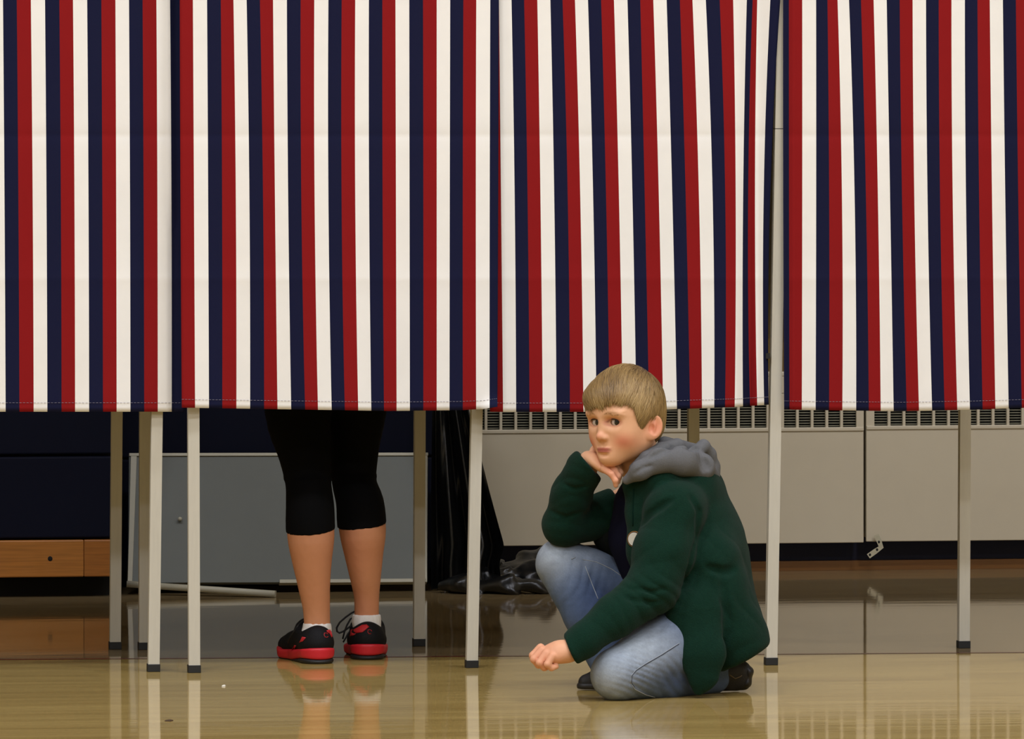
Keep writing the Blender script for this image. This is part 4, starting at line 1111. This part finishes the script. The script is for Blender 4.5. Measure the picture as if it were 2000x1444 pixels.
# ---- grey sweatshirt hood lying on the shoulders
hoodf = Field()
kch(hoodf, [(1224, 938, -.085, 9), (1250, 920, -.100, 17), (1288, 900, -.094, 22), (1332, 901, -.072, 27), (1368, 913, -.03, 26), (1390, 930, .03, 15)], k=.014, flat=((0, 1, 0), 1.25))   # lower flap
kch(hoodf, [(1238, 915, -.075, 10), (1262, 895, -.072, 13), (1292, 878, -.050, 14), (1322, 872, -.02, 15), (1340, 880, .02, 18)], k=.004)                           # collar fold round the neck
kch(hoodf, [(1298, 866, .02, 14), (1330, 876, .06, 15), (1360, 882, .07, 15)], k=.006)                                                                                # far rim
kch(hoodf, [(1350, 890, -.03, 14), (1374, 872, .0, 13), (1384, 888, .02, 15), (1391, 912, .03, 13), (1394, 932, .03, 10)], k=.005)                                   # right lobe
kch(hoodf, [(1380, 915, .05, 24), (1340, 905, .13, 26), (1285, 912, .14, 20), (1240, 928, .11, 14)], k=.02)
kch(hoodf, [(1300, 900, .02, 30), (1350, 905, .03, 32)], k=.01)
def ksub(f, pts, k=.006):
    f.chain([K(*p[:3]) for p in pts], [p[3]*PXM for p in pts], k=k, op='s')
carve(hoodf, [(1268, 895, 1.5), (1280, 888, 4.5), (1300, 879, 5.0), (1318, 872, 2.0)], .006)
carve(hoodf, [(1336, 872, 3), (1350, 876, 7), (1364, 874, 5)], .006)
carve(hoodf, [(1370, 886, 2), (1378, 902, 6), (1386, 918, 3)], .010)
carve(hoodf, [(1364, 890, 1.5), (1370, 906, 2.5), (1377, 924, 2)], .008)
carve(hoodf, [(1238, 926, 1.2), (1256, 914, 2.2), (1280, 908, 1.0)], .006)
hoodf.dispf = lambda P: (0.0006*sine_noise(P, 70, 41)).astype(np.float32); hoodf.dm = .004
M_hood = mat('grey_marl_jersey', srgb(100, 101, 102), 0.92, spec=0.1, var=0.14, vscale=300, bump=0.3, bscale=500)
link('hood', hoodf.mesh('hood', 0.0032), M_hood, BOY)
# =================================================================== THE ADULT INSIDE THE BOOTH
AYB = 16.22
def Q_(px, py, dy=0.0): return np.array(at(px, py, AYB+dy), dtype=np.float64)
APM = AYB/FPX
def qch(f, pts, k=0.012, flat=None): return f.chain([Q_(*p[:3]) for p in pts], [p[3]*APM for p in pts], k=k, flat=flat)
ADULT = empty('person', (float(Q_(650, 1290)[0]), 16.28, 0)); tag(ADULT, 'adult standing inside the booth, bare calves below black cropped leggings', 'person')
LL = [(590, 700, .06, 74), (582, 800, .045, 64), (594, 880, .02, 51), (602, 940, .0, 43.5), (605, 985, -.035, 45), (607, 1045, -.05, 46), (609, 1090, -.048, 39.5), (613, 1140, -.040, 32), (618, 1190, -.032, 26.5), (619.5, 1228, -.030, 25.5)]
RL = [(690, 700, .14, 74), (697, 800, .13, 57), (692, 880, .115, 46), (692, 940, .10, 42), (703, 985, .07, 45.5), (708, 1035, .055, 46), (710.5, 1080, .06, 38.5), (713.5, 1125, .068, 31), (716, 1165, .076, 25), (716, 1212, .080, 24)]
def spline(L, sub_=4):
    A = np.array(L, float); out = []
    for i in range(len(A)-1):
        p0, p1, p2, p3 = A[max(i-1, 0)], A[i], A[i+1], A[min(i+2, len(A)-1)]
        for t in np.linspace(0, 1, sub_, endpoint=False):
            out.append(tuple(0.5*((2*p1)+(-p0+p2)*t+(2*p0-5*p1+4*p2-p3)*t*t+(-p0+3*p1-3*p2+p3)*t**3)))
    return out+[tuple(A[-1])]
ab = Field()
qch(ab, spline(LL), k=.001); qch(ab, spline(RL), k=.001)
qch(ab, [(640, 640, .10, 100), (640, 520, .10, 82), (640, 400, .10, 92), (640, 300, .12, 96)], k=.06, flat=((0, 1, 0), 1.35))
qch(ab, [(560, 262, .12, 44), (535, 400, .10, 38), (560, 480, .26, 32), (610, 470, .36, 24)], k=.03)
qch(ab, [(720, 262, .12, 44), (745, 400, .10, 38), (720, 480, .26, 32), (675, 470, .36, 24)], k=.03)
for hx_, sgn in ((610, 1), (675, -1)):
    ab.ell(Q_(hx_+4*sgn, 474, .41), (.032, .045, .014), None, .01)
    for i in range(4): qch(ab, [(hx_-14+i*10, 474, .44, 8), (hx_-12+i*9.5, 476, .48, 7), (hx_-10+i*9, 482, .50, 6)], k=.004)
    qch(ab, [(hx_+20*sgn, 474, .40, 9), (hx_+30*sgn, 477, .44, 7)], k=.006)
qch(ab, [(640, 270, .12, 46), (640, 190, .15, 40), (640, 130, .18, 50)], k=.03)
ab.ell(Q_(640, 70, .20), (.074, .092, .112), None, .02)
ab.ell(Q_(640, 110, .29), (.012, .018, .02), None, .012)
for s in (-1, 1): ab.ell(Q_(640+s*68, 88, .19), (.008, .018, .03), None, .008)
# feet inside the shoes
def shoe_frame(px, py, dy_yaw):
    Y = gy(py); o_ = np.array(at(px, py, Y)); o_[2] = 0
    fw = np.array([math.sin(dy_yaw), math.cos(dy_yaw), 0.0]); lf = np.array([-fw[1], fw[0], 0.0]); return o_, fw, lf
SHOES = [(shoe_frame(627.5, 1298, math.radians(-17)), 'left'), (shoe_frame(718.5, 1290, math.radians(-2)), 'right')]
def sp(fr, f_, l_, u_): o_, fw, lf = fr; return o_+fw*f_+lf*l_+np.array([0, 0, u_])
for (fr, sd), leg in zip(SHOES, (LL, RL)):
    ab.chain([Q_(*leg[-1][:3]), sp(fr, .062, 0, .052), sp(fr, .175, 0, .032)], [.0265, .023, .017], k=.006)
ASK = srgb(200, 138, 100)
def ad_col(P):
    c = np.tile(np.array(ASK[:3], np.float32), (len(P), 1))
    return mixc(c, srgb(184, 112, 82), 0.35*np.clip(sine_noise(P, 40, 5)+.3, 0, 1))
M_askin = attr_mat('tanned_skin', rough=0.5, spec=0.35, bump=0.05, bscale=600, var=0.05, vscale=80)
fine = [[], [], [(0.06, 0.34, .004)]]
link('body', ab.mesh('body', 0.008, fine, ad_col), M_askin, ADULT)
lg = Field()
def infl(L, n, d=1.6): return [(x, y, dy, r+d) for (x, y, dy, r) in L[:n]]
l1 = Field(); qch(l1, spline(infl(LL, 8)), k=.001); l1.plane(Q_(607, 1045, -.095), (0.076, 0.10, -1), .003); sub(lg, l1, .006)
l2 = Field(); qch(l2, spline(infl(RL, 8)), k=.001); l2.plane(Q_(708, 1034, .01), (.10, .10, -1), .003); sub(lg, l2, .004)
qch(lg, [(640, 690, .11, 100), (640, 600, .11, 92)], k=.05, flat=((0, 1, 0), 1.2))
for (x, y, dy) in ((597, 936, .05), (694, 936, .10)):
    pass
lg.dispf = lambda P: (0.0012*sine_noise(P, 70, 51)+0.0035*np.exp(-((P[:, 2]-Q_(600, 936)[2])/0.004)**2)*-0.6).astype(np.float32); lg.dm = .005
M_leg = mat('black_stretch_fabric', srgb(6, 6, 7), 0.85, spec=0.1)
link('leggings', lg.mesh('leggings', 0.005, [[], [], [(Q_(600, 1062)[2], Q_(600, 1015)[2], .0022)]]), M_leg, ADULT)
tp = Field(); qch(tp, [(640, 660, .10, 112), (640, 520, .10, 92), (640, 400, .10, 101), (640, 300, .12, 104)], k=.06, flat=((0, 1, 0), 1.3))
qch(tp, [(565, 262, .12, 52), (538, 390, .10, 46)], k=.03); qch(tp, [(715, 262, .12, 52), (742, 390, .10, 46)], k=.03); tp.plane(Q_(640, 300, .1)+np.array([0, 0, .09]), (0, 0, 1), .02)
link('shirt', tp.mesh('shirt', 0.010), mat('grey_shirt', srgb(90, 92, 100), .9), ADULT)
hr = Field(); hr.ell(Q_(640, 62, .175), (.086, .10, .118), None, .01); qch(hr, [(640, 90, .11, 60), (640, 200, .08, 40)], k=.04); hr.fnop(lambda P: P[:, 1]-np.float32(AYB+.235), 'i', .01)
link('hair', hr.mesh('hair', 0.008), mat('brown_hair', srgb(70, 48, 32), .5), ADULT)
M_sock = mat('white_ribbed_sock', srgb(226, 222, 216), 0.9, bump=0.3, bscale=300)
for (fr, sd), leg, ytop in zip(SHOES, (LL, RL), (1217, 1200)):
    f = Field(); tp_ = leg[-1]
    f.chain([Q_(tp_[0], ytop-8, tp_[2]), Q_(tp_[0], tp_[1]+2, tp_[2]), sp(fr, .060, 0, .055), sp(fr, .105, 0, .045)], [.0300, .0308, .0295, .024], k=.006)
    zc = Q_(tp_[0], ytop, tp_[2])[2]; f.plane((0, 0, zc), (0, 0, 1), .003)
    f.dispf = lambda P: (0.0005*np.sin(np.arctan2(P[:, 1]-16.27, P[:, 0]-0.0)*900)).astype(np.float32); f.dm = .001
    link('sock', f.mesh('sock', 0.003), M_sock, ADULT)
M_up = mat('black_mesh_upper', srgb(13, 12, 14), 0.7, spec=0.2, bump=0.3, bscale=400)
M_mid = mat('red_foam_midsole', srgb(196, 26, 40), 0.5)
M_out = mat('black_outsole', srgb(18, 17, 17), 0.6)
M_redp = mat('red_overlay', srgb(176, 24, 30), 0.6)
M_lace = mat('black_lace', srgb(10, 10, 11), 0.7)
def shoe(fr, side):
    o_, fw, lf = fr
    def S(P): q = P-o_.astype(np.float32); return q@fw.astype(np.float32), q@lf.astype(np.float32), q[:, 2]
    def foot2d(P, grow=0.0):
        a, b, z = S(P)
        pts = [(.036, 0, .0365), (.10, -.002, .0365), (.175, .002, .0435), (.225, .004, .034)]
        d = np.full(len(P), 9, np.float32)
        for (x0, y0, r0), (x1, y1, r1) in zip(pts, pts[1:]):
            dx, dy = x1-x0, y1-y0; t = np.clip(((a-x0)*dx+(b-y0)*dy)/(dx*dx+dy*dy), 0, 1)
            e = np.hypot(a-x0-t*dx, b-y0-t*dy)-(r0+(r1-r0)*t); h = np.maximum(.02-np.abs(d-e), 0)/.02; d = np.minimum(d, e)-h*h*.005
        return d-grow
    bot = lambda a: 0.0+0.014*np.clip((a-.185)/.07, 0, 1)**2
    top_mid = lambda a: np.interp(a, [0, .04, .10, .16, .26], [.036, .032, .026, .022, .024]).astype(np.float32)
    # arch of the black outsole under the heel
    out_h = lambda a: np.interp(a, [0, .02, .05, .09, .12, .26], [.009, .0115, .0105, .005, .0015, .002]).astype(np.float32)
    def slab_fn(lo_f, hi_f, grow, taper=0.0):
        def fn(P):
            a, b, z = S(P); lo_ = lo_f(a); hi_ = hi_f(a)
            d2 = foot2d(P, grow)+taper*(z-.015)
            e2 = np.maximum(lo_-z, z-hi_); h = np.maximum(.007-np.abs(d2-e2), 0)/.007
            return (np.maximum(d2, e2)+h*h*.00175).astype(np.float32)
        return fn
    lo3 = o_-np.array([.32, .08, .0])*1.0; 
    c = [sp(fr, .036, 0, .02), sp(fr, .25, 0, .02)]
    def bb(f, zh): 
        for p in c: f.grow(p, .055)
        f.lo[2] = -.004; f.hi[2] = zh
    up = Field(); bb(up, .13)
    up.chain([sp(fr, .040, 0, .040), sp(fr, .10, 0, .042), sp(fr, .165, 0, .032), sp(fr, .222, .004, .026)], [.0365, .0370, .0415, .033], k=.012, flat=((0, 0, 1), 1.35))
    up.chain([sp(fr, .038, 0, .054), sp(fr, .080, 0, .066), sp(fr, .112, 0, .054)], [.0325, .033, .028], k=.02)
    up.fnop(lambda P: (S(P)[2]-(np.interp(S(P)[0], [0, .012, .03, .055, .075, .10, .3], [.083, .083, .080, .072, .074, .094, .095])+0.004*np.cos(S(P)[1]*90)).astype(np.float32))*.8, 'i', .005)
    up.fnop(lambda P: (.020-S(P)[2]).astype(np.float32), 'i', .003)
    # foot opening
    up.ell(sp(fr, .066, 0, .106), (.0300, .034, .036), np.array([lf, fw, [0, 0, 1]]), .004, 's')
    U = link('shoe', up.mesh('shoe', .0024), M_up, ADULT)
    mid = Field(); bb(mid, .045); mid.fnop(slab_fn(lambda a: bot(a)+out_h(a), top_mid, .001, -.10), 'u', .001)
    ridg = mid.raw
    link('midsole', mid.mesh('midsole', .0022), M_mid, U)
    ou = Field(); bb(ou, .03); ou.fnop(slab_fn(bot, lambda a: bot(a)+out_h(a)+.0005, .0005, .0), 'u', .001)
    link('outsole', ou.mesh('outsole', .0022), M_out, U)
    # red overlays lie on the upper
    def overlay(name, pts, r, flat=None, m_=M_redp):
        P3 = []
        for p in pts:
            h = march(up, *p, y0=15.6, y1=17.2)
            if h is not None: P3.append(h)
        if len(P3) < 2: return
        m = MB(); rr = r if isinstance(r, (list, tuple)) else [r]*len(P3)
        m.tube(P3, [x for x in rr[:len(P3)]], 8); me_o = m.build(name, m_, U); return me_o
    def patch_mesh(name, poly, m_, th=.0012):
        """polygon of photo pixels wrapped on the upper"""
        cxp = sum(p[0] for p in poly)/len(poly); cyp = sum(p[1] for p in poly)/len(poly)
        rings = []
        for t in (0.0, .34, .67, 1.0):
            rings.append([march(up, cxp+(p[0]-cxp)*max(t, .02), cyp+(p[1]-cyp)*max(t, .02), y0=15.6, y1=17.2) for p in poly])
        if any(h is None or h.y > 16.9 for r_ in rings for h in r_): 
            ys = [h.y for r_ in rings for h in r_ if h is not None]; med = sorted(ys)[len(ys)//2]
            rings = [[(h if (h is not None and abs(h.y-med) < .08) else at(poly[i][0], poly[i][1], med)) for i, h in enumerate(r_)] for r_ in rings]
        m = MB(); n = len(poly)
        for r_ in rings:
            for h in r_: m.v.append(tuple(h+Vector((0, -th, 0))))
        for j in range(3):
            for i in range(n): m.f.append((j*n+i, j*n+(i+1) % n, (j+1)*n+(i+1) % n, (j+1)*n+i)); m.sm.append(True)
        b0 = len(m.v)
        for h in rings[-1]: m.v.append(tuple(h+Vector((0, .002, 0))))
        for i in range(n): m.f.append((3*n+i, 3*n+(i+1) % n, b0+(i+1) % n, b0+i)); m.sm.append(False)
        return m.build(name, m_, U)
    # X, Y of the 300x170 detail of the photograph: px = 500+x*.15, py = 1160+y*.15
    D = lambda L: [(500+x*.15, 1160+y*.15) for x, y in L]
    if side == 'left':
        patch_mesh('heel_tab', D([(915, 480), (965, 466), (985, 500), (998, 555), (985, 570), (962, 520), (930, 500)]), M_redp)
        patch_mesh('side_stripe', D([(600, 560), (650, 570), (610, 620), (560, 640)]), M_redp)
        patch_mesh('side_stripe', D([(495, 670), (520, 675), (480, 760), (450, 770)]), M_redp)
        mk = D([(938, 530), (925, 512), (890, 512), (888, 540), (900, 565), (930, 568), (938, 555)])
        lace = D([(640, 345), (560, 400), (500, 480), (450, 570), (420, 640)])
        overlay('lace', lace, .0022, m_=M_lace)
    else:
        patch_mesh('heel_tab', D([(1310, 445), (1380, 405), (1440, 400), (1475, 430), (1450, 450), (1390, 500), (1300, 515), (1235, 500), (1235, 470)]), M_redp)
        patch_mesh('heel_tab', D([(1232, 470), (1300, 520), (1260, 550), (1220, 560)]), M_redp)
        mk = D([(1508, 490), (1495, 472), (1460, 470), (1455, 500), (1470, 522), (1500, 522)])
        yl = SHOES[1][0][0][1]+.075
        p3 = [at(x, y, yl) for x, y in D([(1290, 230), (1240, 255), (1170, 305), (1090, 375), (1050, 445), (1055, 490), (1085, 512), (1140, 490), (1230, 425), (1300, 400)])]
        m = MB(); m.tube(p3, .0022, 6); m.build('lace', M_lace, U)
        p3 = [at(x, y, yl-.004) for x, y in D([(1290, 300), (1230, 330), (1180, 420), (1150, 500), (1130, 590)])]
        m = MB(); m.tube(p3, .0020, 6); m.build('lace', M_lace, U)
        p3 = [at(x, y, yl-.006) for x, y in D([(1260, 440), (1200, 520), (1160, 590), (1135, 632)])]
        m = MB(); m.tube(p3, .0020, 6); m.build('lace', M_lace, U)
    overlay('heel_mark', mk, .0007)
for fr, sd in SHOES: shoe(fr, sd)
